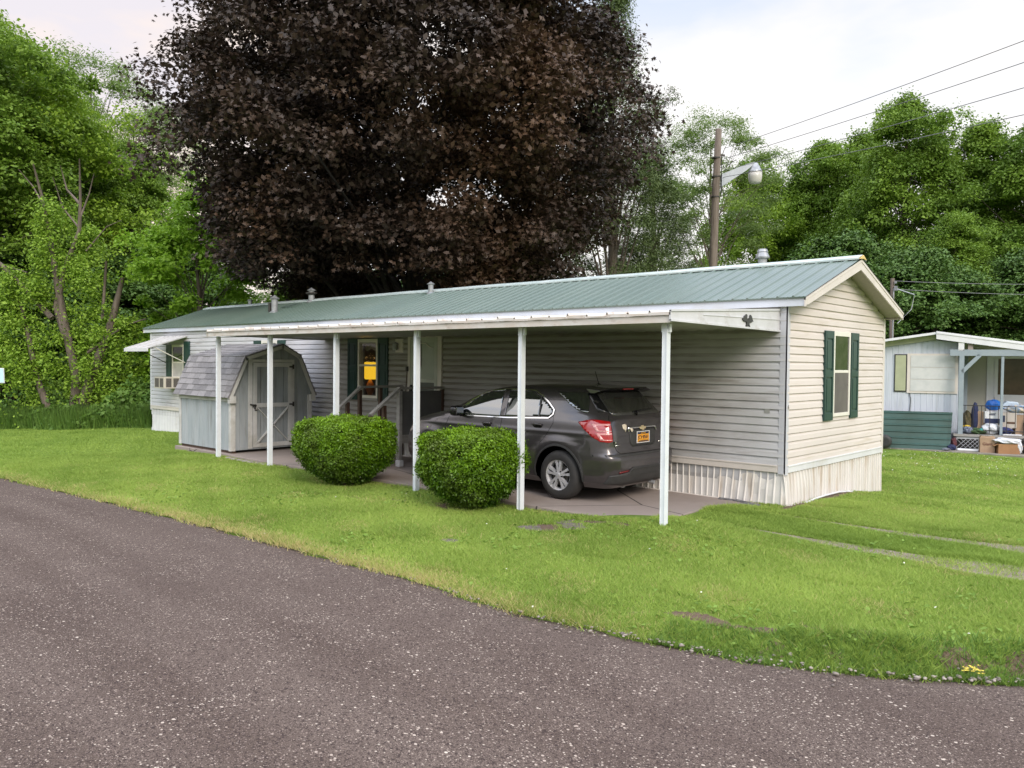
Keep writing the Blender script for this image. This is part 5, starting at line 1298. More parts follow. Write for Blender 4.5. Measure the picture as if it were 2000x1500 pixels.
# ------------------------------------------------------------------ vegetation
def unit(a): return a/np.maximum(1e-9, np.linalg.norm(a, axis=-1, keepdims=True))
def leaves(C, Nn, S, shape, rg):
    """C centres, Nn normals, S sizes; shape = (verts (k,3), faces (m,j)) -> V,F"""
    n = len(C); sv, sf = shape
    R = unit(rg.normal(size=(n,3))); T = unit(np.cross(Nn, R)); B = np.cross(Nn, T)
    V = C[:,None,:]+S[:,None,None]*(sv[None,:,0,None]*T[:,None,:]+sv[None,:,1,None]*B[:,None,:]+sv[None,:,2,None]*Nn[:,None,:])
    F = (np.arange(n)[:,None,None]*len(sv)+sf[None,:,:]).reshape(-1, sf.shape[1])
    return V.reshape(-1,3), F
LEAFQ = (np.array([[0,-.5,0],[.32,.02,.10],[0,.55,-.05],[-.32,.02,.10]]), np.array([[0,1,2,3]]))
LEAFS = (np.array([[0,-.5,0],[.16,.0,.04],[0,.6,-.02],[-.16,.0,.04]]), np.array([[0,1,2,3]]))
def maple():
    ang = [90,64,44,24,-8,-40,-90,-140,-172,156,136,116]; rad = [.62,.30,.58,.26,.44,.16,.12,.16,.44,.26,.58,.30]
    o = np.array([[r_*cos(radians(a)), r_*sin(radians(a)), -.12*r_] for a, r_ in zip(ang, rad)])
    v = np.concatenate([[[0,0,.05]], o]); f_ = np.array([[0, 1+i, 1+(i+1)%12] for i in range(12)]); return v, f_
LEAFM = maple()
def cluster_leaves(cent, rad, nper, rg, flat=.65, up=.7, droop=0):
    """leaves over the upper shell of each clump"""
    n = len(cent)*nper; c = np.repeat(cent, nper, 0); r_ = np.repeat(rad, nper)
    d = unit(rg.normal(size=(n,3))); d[:,2] = np.where(d[:,2] < -.35, -d[:,2], d[:,2])
    sh = np.clip(rg.normal(.74,.27,n), .05, 1.55)
    P = c+d*(r_*sh)[:,None]*np.array([1,1,flat]); P[:,2] -= droop*(np.hypot(d[:,0], d[:,1])**2)*r_*.5
    Nn = unit(d*.5+np.array([0,0,up])+rg.normal(size=(n,3))*.5)
    return P, Nn
def limbs(mb, base, top, cents, rg, r0, kmax=60, zlo=.25):
    base = np.array(base, float); top = np.array(top, float)
    pts = [base+(top-base)*t+np.array([.12*sin(t*5), .1*cos(t*4), 0])*(t > 0) for t in np.linspace(0, 1, 8)]
    mb.tube([tuple(p) for p in pts], [r0*(1.25-1.12*t) for t in np.linspace(0, 1, 8)], 9)
    idx = rg.permutation(len(cents))[:kmax]
    for i in idx:
        c = cents[i]; H = top[2]-base[2]
        t = np.clip((c[2]-base[2])/H-.12-.25*rg.random(), zlo*.6, .92); s = base+(top-base)*t
        m = (s+c)/2+np.array([0,0,.12*np.linalg.norm(c-s)]); m2 = s+(m-s)*.5
        rr_ = max(.02, r0*.42*(1-t))
        mb.tube([tuple(s), tuple(m2), tuple(m), tuple(c)], [rr_, rr_*.75, rr_*.5, rr_*.2], 5)
def crown_pts(n, H, z0, R, prof, rg, inner=.3):
    t = rg.random(n)**.9; z = z0+(H-z0)*t; rr_ = R*np.interp(t, *prof)
    a = rg.random(n)*2*pi; q = np.sqrt(inner+(1-inner)*rg.random(n))
    return np.stack([rr_*q*np.cos(a), rr_*q*np.sin(a), z], -1)
def tree_proto(name, H, z0, R, prof, ncl, crad, nper, lsize, shape, lm, bm_, seed, r0=.28, flat=.65, up=.7, inner=.3, ymod=None, kmax=60, lean=0, droop=0, per=1):
    rg = np.random.default_rng(seed)
    nb_ = max(14, ncl//9); BC = crown_pts(nb_, H-crad*.6, z0, R-crad*.6, prof, rg, .35); ii = rg.integers(0, nb_, ncl)
    BC *= (1+.10*rg.normal(size=(nb_,1))*np.array([1,1,.4])); sg = R*.17*(.6+.8*rg.random(nb_))
    C = BC[ii]+rg.normal(size=(ncl,3))*sg[ii][:,None]*np.array([1,1,.55]); Cu = crown_pts(ncl, H-crad*.5, z0, R-crad*.5, prof, rg, inner); ku = rg.random(ncl) < .62; C[ku] = Cu[ku]; C[:,2] = np.maximum(C[:,2], z0*.7); rad = crad*(.6+.8*rg.random(ncl))
    P, Nn = cluster_leaves(C, rad, nper, rg, flat, up, droop)
    S = lsize*(.7+.6*rg.random(len(P))); V, F = leaves(P, Nn, S, shape, rg)
    tone = np.repeat(rg.random(ncl), nper)*.35+rg.random(len(P))*.65
    root = empty(name)
    npmesh('crown', V, F, lm, root, np.repeat(tone, len(shape[1])))
    mb = MB(); limbs(mb, (0,0,-.6), (lean*.5,0,H*.93), C, rg, r0, kmax); mb.build('trunk', bm_, root, smooth=True, fix=False)
    return root
LM = {}
LM['copper'] = leafmat('copper_maple_leaves', (.026,.018,.013), (.072,.049,.036), (.115,.062,.030), .16, .5, .35, .12)
LM['green'] = leafmat('maple_leaves_green', (.165,.28,.026), (.31,.45,.042), (.115,.215,.022), .37)
LM['deep'] = leafmat('deep_green_leaves', (.125,.22,.027), (.23,.36,.040), (.095,.175,.025), .35)
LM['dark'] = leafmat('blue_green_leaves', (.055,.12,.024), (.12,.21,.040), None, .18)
LM['bright'] = leafmat('fresh_green_leaves', (.17,.32,.022), (.28,.46,.045), None, .40)
LM['pale'] = leafmat('pale_green_leaves', (.12,.20,.045), (.22,.31,.08), None, .40)
LM['hem'] = leafmat('hemlock_needles', (.075,.115,.035), (.12,.165,.05), None, .15)
LM['vine'] = leafmat('vine_leaves', (.14,.26,.02), (.32,.48,.06), None, .35)
LM['yew'] = leafmat('yew_leaves', (.045,.115,.006), (.20,.36,.014), (.10,.16,.02), .22, .4, .3, 2.2)
LM['weed'] = leafmat('weed_leaves', (.085,.18,.030), (.17,.29,.055), None, .3)

# --- the copper maple behind the home
def copper():
    rg = np.random.default_rng(5); H, R = 17.5, 7.35; root = empty('copper_maple', (-15.67,6.26,-.4), label='huge dark purple copper maple towering behind the home', cat='tree')
    ncl = 1060
    t = rg.random(ncl); z = 2.9+(H-3.2)*t
    rr_ = R*np.interp((z)/H, [.16,.26,.36,.48,.62,.75,.88,1], [.52,.68,.82,1,1,.90,.62,.15])
    a = rg.random(ncl)*2*pi; q = np.sqrt(.22+.78*rg.random(ncl)); wob = 1+.05*np.sin(a*3+1)+.04*np.sin(a*5+z*.6)
    C = np.stack([rr_*q*wob*np.cos(a), rr_*q*wob*np.sin(a), z], -1)
    rad = .60+.42*rg.random(ncl); nper = 225
    P, Nn = cluster_leaves(C, rad, nper, rg, .6, .55, .7); kk = ~((P[:,2] < 4.9) & (P[:,1]+6.26 < 4.4)); 
    S = .172*(.55+.65*rg.random(len(P))); V, F = leaves(P, Nn, S, LEAFM, rg)
    tone = np.repeat(rg.random(ncl)*.4, nper)+.6*rg.random(len(P)); F = F.reshape(-1,12,3)[kk].reshape(-1,3); tone = tone[kk]
    npmesh('crown', V, F, LM['copper'], root, np.repeat(tone, 12))
    inn = C[(np.hypot(C[:,0],C[:,1]) < rr_*.93) & (C[:,2] > 3.4)]; Pi, Ni = cluster_leaves(inn, .85+0*inn[:,0], 150, rg, .7, .4, .5); Pi = Pi[~((Pi[:,2] < 5.2) & (Pi[:,1]+6.26 < 4.6))]; Ni = Ni[:len(Pi)]; Vi, Fi = leaves(Pi, Ni, .20*(.7+.5*rg.random(len(Pi))), LEAFQ, rg)
    npmesh('inner_foliage', Vi, Fi, LM['copper'], root, rg.random(len(Pi))*.4)
    mb = MB(); limbs(mb, (0,0,-.6), (.3,.2,H*.85), C, rg, .32, 80); mb.build('trunk', M['bark_dark'], root, smooth=True, fix=False)
copper()

# --- forest prototypes, copied with their parts
PR = ([0,.12,.35,.6,.85,1], [.55,.85,1,.95,.65,.15]); PT = ([0,.15,.4,.7,1], [.6,.9,1,.75,.12]); PA = ([0,.3,.6,.85,1], [.25,.7,1,.85,.4])
protos = {}
def proto(key, *a, **k): protos[key] = [tree_proto(*a, **k), 0]
proto('broad', 'maple_tree', 16, 2.0, 5.2, PR, 380, .80, 300, .165, LEAFQ, LM['green'], M['bark_grey'], 21, droop=.6)
proto('broad2', 'maple_tree', 16, 1.2, 4.6, PT, 360, .78, 290, .165, LEAFQ, LM['deep'], M['bark'], 22, droop=.6)
proto('dark', 'broadleaf_tree', 9, .6, 4.6, PR, 300, .66, 260, .16, LEAFQ, LM['dark'], M['bark'], 23, droop=.4)
proto('airy', 'locust_tree', 17, 6.0, 4.6, PA, 150, .75, 300, .15, LEAFS, LM['pale'], M['bark_grey'], 24, r0=.22, kmax=60, flat=.7)
proto('young', 'young_tree', 8, .8, 2.6, PT, 170, .50, 190, .15, LEAFQ, LM['bright'], M['bark'], 25, r0=.12, droop=.3)
proto('hem', 'hemlock_tree', 18, 1.5, 3.6, ([0,.2,.6,1],[.8,1,.6,.05]), 320, .65, 260, .13, LEAFS, LM['hem'], M['bark'], 26, flat=.5, droop=1.2)
def place(key, x, y, z, s, sz, rz, label, group=None, cat='tree'):
    pr = protos[key]; o = pr[0] if pr[1] == 0 else copy_tree(pr[0]); pr[1] += 1
    o.location = (x,y,z); o.scale = (s,s,sz); o.rotation_euler.z = rz; tag(o, label, cat, group or 'trees around the homes'); return o
fwd = Vector((-sin(yaw), cos(yaw), 0)); rgt = Vector((cos(yaw), sin(yaw), 0)); CAMP = Vector((4.8949,-11.1155,0))
def at(px, D): q = CAMP+fwd*D+rgt*((px-1000)/1583.8*D); return q.x, q.y
T = [ # key, px, D, z, s, sz, rz, label
 ('broad', 25, 39, -.9, 1.02, 1.15, .3, 'tallest bright green maple at the left edge'),
 ('broad', 140, 45, -.9, .85, 1.02, 1.9, 'green maple just right of the tallest left edge maple'),
 ('broad2', 262, 45, -.9, .80, .93, .5, 'deep green maple between the left edge trees and the copper maple'),
 ('dark', 195, 38, -.9, 1.0, .85, 2.5, 'dark-leaved tree filling the shade behind the vine covered trunks'),  # dark leaf colour stands in for the shade inside the left wood
 ('broad2', -70, 35, -.9, 1.1, 1.1, 4.1, 'deep green maple cut by the left edge of the view'),
 ('dark', 20, 35, -.8, 1.0, .85, 1.1, 'low dark tree behind the blue street sign'),
 ('dark', 335, 42, -.9, 1.0, 1.05, 3.3, 'dark tree in the gap left of the copper maple'),
 ('airy', 185, 60, -.6, 1.5, 1.42, 1.0, 'pale thin-leaved tree rising behind the left maples'),
 ('airy', 262, 57, -.6, 1.3, 1.17, 2.2, 'lower pale airy tree touching the copper maple on the left'),
 ('young', 392, 30, -.5, 1.1, 1.10, .4, 'bright yellow-green young tree over the left end of the roof'),
 ('young', 350, 32, -.6, .8, .52, 2.4, 'small bright young tree at the far left corner of the home'),
 ('young', 600, 36, -.6, 1.0, .62, 1.4, 'bright green young tree glimpsed under the copper maple'),
 ('hem', 1190, 35, -.5, .90, 1.12, .2, 'tall hemlock whose tip shows right of the copper maple'),
 ('hem', 1270, 40, -.5, 1.05, .72, 1.7, 'dark hemlock between the copper maple and the utility pole'),
 ('airy', 1385, 47, -.5, .95, .97, .5, 'airy locust tree behind the utility pole'),
 ('broad2', 1340, 56, -.5, .8, .55, 2.5, 'small deep green tree low behind the utility pole'),
 ('young', 1570, 37, -.5, .72, .95, 2.9, 'yellow-green young tree right of the street lamp'),
 ('young', 1450, 38, -.5, 1.0, .80, 4.4, 'bright young tree directly below the street lamp'),
 ('broad', 1480, 58, -.5, .95, 1.02, .9, 'green maple behind the street lamp'),
 ('broad2', 1600, 56, -.5, .95, 1.12, 5.1, 'green maple between the street lamp and the tallest right maple'),
 ('broad2', 1680, 54, -.5, 1.0, 1.12, 1.2, 'deep green maple directly left of the tallest right maple'),
 ('broad2', 1755, 47, -.5, .98, 1.12, 2.2, 'tallest rounded green maple on the right'),
 ('broad2', 1905, 47, -.5, .92, 1.04, 3.7, 'green maple right of the tallest right maple'),
 ('broad2', 2030, 43, -.5, .95, .98, 5.6, 'deep green maple cut by the right edge of the view'),
 ('broad2', 1860, 36, -.4, .55, .58, 4.6, 'smaller green maple in front of the deep green right maples'),
 ('dark', 1650, 36, -.4, .92, .92, .3, 'dark blue-green tree above the ridge of the home'),
 ('dark', 1780, 34, -.4, .85, .82, 2.0, 'dark blue-green tree right behind the gable end'),
 ('dark', 1930, 37, -.4, 1.0, .80, 3.9, 'dark blue-green tree behind the neighbouring roof'),
 ('dark', 2070, 34, -.4, .9, .9, 1.2, 'dark blue-green tree at the right edge behind the porch'),
 ('dark', 1520, 44, -.4, .8, .72, 5.0, 'dark bushy tree low between pole and gable'),
 ('dark', 900, 40, -.4, 1.2, .78, 1.5, 'dark bushy tree low behind the middle of the roof'),
 ('dark', 720, 42, -.4, 1.2, .80, .7, 'dark bushy tree low behind the roof vents'),
 ('dark', 1080, 41, -.4, 1.2, .72, 2.7, 'dark bushy tree low behind the right part of the copper maple'),
 ('broad2', 610, 40, -.5, .7, .45, .2, 'deep green tree low behind the left half of the roof'),
 ('dark', 90, 43, -.8, 1.3, .85, 4.9, 'dark understorey tree deep in the left wood'),  # understorey shade put into the leaf colour, this tree and the next
 ('dark', 260, 43, -.8, 1.2, .7, 3.0, 'dark understorey tree deep in the wood left of the home'),
]
for k, px, D, z, s, sz, rz, l in T:
    x, y = at(px, D); place(k, x, y, z, s, sz, rz, l)
wx = []; rg = np.random.default_rng(77)
# a far belt of woodland closes the horizon: nobody could count it
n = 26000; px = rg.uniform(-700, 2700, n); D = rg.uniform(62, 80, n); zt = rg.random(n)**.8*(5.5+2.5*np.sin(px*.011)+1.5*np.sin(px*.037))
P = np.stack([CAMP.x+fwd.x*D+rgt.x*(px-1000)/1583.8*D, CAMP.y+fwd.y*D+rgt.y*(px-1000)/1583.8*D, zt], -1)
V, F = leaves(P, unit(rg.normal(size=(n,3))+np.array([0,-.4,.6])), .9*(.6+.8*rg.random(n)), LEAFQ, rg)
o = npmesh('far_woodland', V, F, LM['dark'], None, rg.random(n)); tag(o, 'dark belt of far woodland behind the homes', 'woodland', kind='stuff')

# --- vine covered dying trees at the left edge of the lawn
def vinetree():
    root = empty('vine_covered_tree', (-20.9,-2.2,-.3), label='dying forked tree smothered in bright vines with bare limbs on top', cat='tree')
    def R_(p): return (p[0]+20.9, p[1]+2.2, p[2]+.3)
    mb = MB()
    def br(pts, r0, r1, n=7):
        k = len(pts); mb.tube([R_(p) for p in pts], [r0+(r1-r0)*i/(k-1) for i in range(k)], n)
    br([(-20.78,-2.1,-.4),(-20.83,-2.16,.43),(-20.8,-2.1,1.42),(-21.06,-2.29,2.78),(-21.29,-2.45,4.14),(-21.53,-2.6,5.8),(-21.66,-2.7,6.63),(-21.91,-2.89,7.76)], .19, .025)
    br([(-20.6,-2.0,-.4),(-20.67,-2.01,.51),(-20.42,-1.74,1.72),(-20.11,-1.41,2.94),(-19.99,-1.27,3.7),(-19.87,-1.14,4.44)], .22, .06)
    br([(-21.06,-2.29,2.6),(-21.3,-2.48,3.53),(-21.16,-2.31,4.59),(-20.85,-1.99,5.81),(-20.85,-1.96,6.72),(-20.91,-1.96,7.93)], .12, .02)
    br([(-20.85,-1.96,6.57),(-21.16,-2.23,7.02),(-21.31,-2.35,7.72)], .045, .012, 5)
    br([(-20.85,-1.96,6.2),(-20.6,-1.8,6.9),(-20.5,-1.7,7.5)], .03, .01, 5); br([(-21.6,-2.7,6.5),(-21.9,-2.9,7.1),(-22.2,-3.2,7.6)], .03, .01, 5)
    br([(-20.9,-2.0,5.9),(-21.3,-2.3,6.5),(-21.5,-2.5,7.4)], .03, .01, 5); br([(-20.6,-1.9,5.2),(-20.1,-1.5,5.9),(-19.8,-1.2,6.1)], .03, .01, 5)
    br([(-22.9,-3.9,5.0),(-22.56,-3.59,4.8),(-22.22,-3.29,4.35),(-21.93,-3.04,3.98),(-21.3,-2.6,3.2)], .05, .09, 6); br([(-22.6,-3.6,4.78),(-21.95,-3.05,4.55)], .03, .015, 5)
    br([(-20.2,-1.6,3.2),(-20.15,-1.5,4.9)], .05, .04, 5); br([(-20.5,-1.9,2.2),(-19.6,-1.2,3.0),(-19.1,-.8,3.2)], .05, .02, 5)
    mb.build('trunk', M['bark_grey'], root, smooth=True, fix=False)
    rg = np.random.default_rng(9)
    K = [(-21.54,-2.6,6.25,40),(-21.45,-2.56,5.04,55),(-21.59,-2.73,3.98,45),(-20.79,-1.94,5.51,35),(-20.53,-1.76,4.15,45),(-21.07,-2.28,3.23,70),(-20.28,-1.57,2.79,60),(-22.24,-3.35,3.21,50),(-21.83,-3.01,2.31,50),(-19.89,-1.21,2.94,40),(-20.82,-2.09,2.02,70),(-19.81,-1.17,2.19,35),(-22.21,-3.29,4.12,30),(-21.0,-2.2,4.6,45),(-21.5,-2.6,5.7,42),(-22.4,-3.5,2.0,45),(-21.2,-2.5,1.3,60),(-20.3,-1.7,1.5,55),(-20.8,-2.0,.7,45),(-22.0,-3.2,1.2,50),(-19.9,-1.4,1.0,45)]
    C = []; Rd = []
    for x, y, z, r_ in K:
        for j in range(7):
            q = rg.normal(size=3)*r_/66*.34; C.append((x+20.9+q[0], y+2.2+q[1], z+.3+q[2]*1.3)); Rd.append(.22+.25*rg.random())
    C = np.array(C); Rd = np.array(Rd); P, Nn = cluster_leaves(C, Rd, 165, rg, 1.1, .5, .4)
    # hanging strands
    hs = C[rg.integers(0, len(C), 4200)]+rg.normal(size=(4200,3))*.26; hs[:,2] -= rg.random(4200)**1.5*1.7
    P = np.concatenate([P, hs]); Nn = np.concatenate([Nn, unit(rg.normal(size=(4200,3))+np.array([.3,-.5,.4]))])
    P = P[P[:,2] > .3]; Nn = Nn[:len(P)]
    V, F = leaves(P, Nn, .088*(.6+.7*rg.random(len(P))), LEAFQ, rg); npmesh('vines', V, F, LM['vine'], root, rg.random(len(P)))
vinetree()
lt_ = empty('leaning_tree', (-21.2,-2.5,-.3), label='thin pale leaning trunk left of the forked vine tree', cat='tree')
mb = MB(); mb.tube([(.0,-.0,-.2),(-.19,-.17,.8),(-.5,-.42,1.78),(-.6,-.49,2.46),(-.73,-.58,3.22),(-.91,-.71,4.05)], [.12,.11,.09,.08,.07,.05], 8); mb.tube([(-.5,-.42,1.78),(-.62,-.6,2.1)],[.05,.03],5)
mb.build('trunk', M['bark_grey'], lt_, smooth=True, fix=False)
rg = np.random.default_rng(19); C = np.array([(-.55,-.45,2.0),(-.7,-.55,3.3),(-.9,-.7,4.0),(-.5,-.5,1.7),(-1.2,-.9,3.2),(-1.4,-1.0,2.7)]); P, Nn = cluster_leaves(C, np.array([.25,.35,.45,.2,.4,.4]), 160, rg, 1, .5)
V, F = leaves(P, Nn, .13*(.6+.7*rg.random(len(P))), LEAFQ, rg); npmesh('foliage', V, F, LM['vine'], lt_, rg.random(len(P)))

def push_back(o, k):
    o.location = Vector((4.8949,-11.1155,2.02))+(o.location-Vector((4.8949,-11.1155,2.02)))*k; o.scale = (k,k,k)
push_back(lt_, 1.19); push_back(next(q for q in COL.objects if q.name == 'vine_covered_tree'), 1.19)
# --- undergrowth at the foot of the left wood
def undergrowth():
    rg = np.random.default_rng(31); pts = []
    n = 26000; t = rg.random(n); x = -29+9.2*t+rg.normal(size=n)*.25; yb = np.interp(x, [-29,-26.3,-23.6,-22.5,-21,-20], [-2.8,-1.65,-1.1,.1,.8,1.1])
    dpt = rg.random(n)**1.3*4.5; y = yb+dpt+rg.normal(size=n)*.08; h = (.30+.62*np.clip(dpt,0,1.8)/1.8)*(1+.35*np.sin(x*2.1)+.25*np.sin(x*5.3+y*2))
    z = lawn(x, y)-.1+rg.random(n)**.7*h*1.4
    P = np.stack([x,y,z],-1); Nn = unit(rg.normal(size=(n,3))*.6+np.array([.2,-.35,.7]))
    V, F = leaves(P, Nn, .16*(.6+.8*rg.random(n)), LEAFQ, rg)
    # upright grass blades
    m = 16000; x = -29+9.0*rg.random(m); yb = np.interp(x, [-29,-26.3,-23.6,-22.5,-21,-20], [-2.8,-1.65,-1.1,.1,.8,1.1]); y = yb+rg.random(m)*1.6-.15; zb = lawn(x, y)-.05; hh = .35+.55*rg.random(m); a = rg.random(m)*6.28
    w_ = .012; V1 = np.stack([x-w_*np.cos(a), y-w_*np.sin(a), zb],-1); V2 = np.stack([x+w_*np.cos(a), y+w_*np.sin(a), zb],-1)
    lx, ly = rg.normal(size=m)*.14, rg.normal(size=m)*.14; V3 = np.stack([x+lx+w_*.3, y+ly, zb+hh],-1); V4 = np.stack([x+lx-w_*.3, y+ly, zb+hh],-1)
    VB = np.stack([V1,V2,V3,V4],1).reshape(-1,3); FB = np.arange(4*m).reshape(m,4)
    o = npmesh('undergrowth', np.concatenate([V, VB]), np.concatenate([F, FB+len(V)]), LM['weed'], None, rg.random(n+m))
    tag(o, 'tangle of tall weeds along the foot of the left wood', 'undergrowth', kind='stuff')
undergrowth()
bx = [((-24.0,3.2),1.2,1.7,'bright shrub behind the left end of the home'), ((-22.6,2.0),.8,1.2,'small shrub right of the vine covered trunks'), ((-28.2,.8),1.4,2.0,'shaded shrub left of the leaning trunk'), ((-26.0,2.2),1.3,2.2,'shrub behind the vine covered trunks')]
def shrub(name, loc, R, H, label, lm, seed, nc=46, nper=190, ls=.14):
    rg = np.random.default_rng(seed); root = empty(name, (loc[0],loc[1],-.45), label=label, cat='shrub', group='shrubs under the left wood')
    C = crown_pts(nc, H, .2, R, ([0,.4,.8,1],[.9,1,.7,.2]), rg, .2); P, Nn = cluster_leaves(C, .30+.2*rg.random(nc), nper, rg, .8, .6, .4)
    V, F = leaves(P, Nn, ls*(.6+.7*rg.random(len(P))), LEAFQ, rg); npmesh('foliage', V, F, lm, root, rg.random(len(P)))
    mb = MB(); limbs(mb, (0,0,-.2), (0,0,H*.8), C, rg, .04, 18); mb.build('stem', M['bark'], root, fix=False)
for i, (l_, R_, H_, t_) in enumerate(bx): shrub('shrub', l_, R_, H_, t_, LM['green'] if i != 2 else LM['deep'], 50+i)

# --- the two clipped yew bushes
def yew(loc, rx_, ry_, h, zc, seed, label):
    rg = np.random.default_rng(seed); root = empty('yew_bush', (loc[0],loc[1],-.04), label=label, cat='bush', group='clipped round bushes in front of the carport')
    n = 2300
    d = unit(rg.normal(size=(n*2,3))); k = lambda a, e: np.sign(a)*np.abs(a)**e
    d = d[d[:,2] > -.93][:n]
    # squarish dome, narrower towards the foot
    s = (np.abs(d[:,0])**5.5+np.abs(d[:,1])**5.5+np.abs(d[:,2])**5.5)**(-1/5.5)
    P0 = d*s[:,None]; low = np.clip(-P0[:,2], 0, 1); tap = (1-.46*low**1.3)*(1-.10*np.clip(P0[:,2],0,1)**3)
    bump = 1+.045*np.sin(P0[:,0]*5+seed)*np.sin(P0[:,2]*6+P0[:,1]*4)+.014*rg.normal(size=len(P0))
    C = np.stack([P0[:,0]*rx_*tap, P0[:,1]*ry_*tap, P0[:,2]*(h-zc)*np.where(P0[:,2]>0,1,zc/(h-zc)*.9)],-1)*bump[:,None]
    nper = 58; c = np.repeat(C, nper, 0); dn = np.repeat(unit(C*np.array([1/rx_**2,1/ry_**2,3])), nper, 0)
    q = rg.normal(size=(len(c),3))*.028; P = c+q-dn*np.abs(rg.normal(size=len(c)))[:,None]*.045
    Nn = unit(dn*.35+rg.normal(size=(len(c),3))*.55+np.array([0,0,.35]))
    depth = np.clip(np.einsum('ij,ij->i', P-c, dn)/.10+.5, 0, 1)
    V, F = leaves(P, Nn, .032*(.55+.9*rg.random(len(P))), LEAFQ, rg); V[:,2] += zc
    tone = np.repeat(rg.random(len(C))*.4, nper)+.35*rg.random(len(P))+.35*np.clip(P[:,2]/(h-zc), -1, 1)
    keep = (P[:,2] > -zc*.72) | (rg.random(len(P)) < .25)                 # thinner, open foot
    hol = np.sin(P[:,0]*6.1+seed)*np.sin(P[:,2]*7.3+seed*2)*np.sin(P[:,1]*5.7) > .42; keep &= ~(hol & (rg.random(len(P)) < .55))
    F = F[keep]; tone = tone[keep]
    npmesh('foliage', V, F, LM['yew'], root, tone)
    # inner dark twigs
    mb = MB()
    for i in range(70):
        a = rg.random()*6.28; r1 = rg.random(); e_ = (cos(a)*rx_*.82*sqrt(r1), sin(a)*ry_*.82*sqrt(r1), zc*.55+(h-zc*.8)*rg.random()*.85)
        b0 = (cos(a)*.10, sin(a)*.10, -.1); m_ = ((b0[0]+e_[0])*.45, (b0[1]+e_[1])*.45, e_[2]*.45)
        mb.tube([b0, m_, e_], [.022,.014,.005], 5)
    mb.build('branches', M['bark'], root, fix=False)
    bm = bmesh.new(); bmesh.ops.create_icosphere(bm, subdivisions=3, radius=1)  # solid dark core, painted as the shade inside the bush
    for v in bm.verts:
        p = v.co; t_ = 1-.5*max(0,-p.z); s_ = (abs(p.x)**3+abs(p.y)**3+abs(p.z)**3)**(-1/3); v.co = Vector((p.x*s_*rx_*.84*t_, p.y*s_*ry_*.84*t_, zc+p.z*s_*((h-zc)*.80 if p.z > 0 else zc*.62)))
    me = bpy.data.meshes.new('inner_shade'); bm.to_mesh(me); bm.free(); me.materials.append(simple('inner_shade_dark', (.016,.022,.008), (.03,.035,.012), 30, .95)); link('inner_shade_core', me, root)
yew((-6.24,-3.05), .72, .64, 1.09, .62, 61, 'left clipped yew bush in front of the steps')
yew((-3.20,-3.08), .615, .60, 1.08, .60, 62, 'right clipped yew bush in front of the dark car')

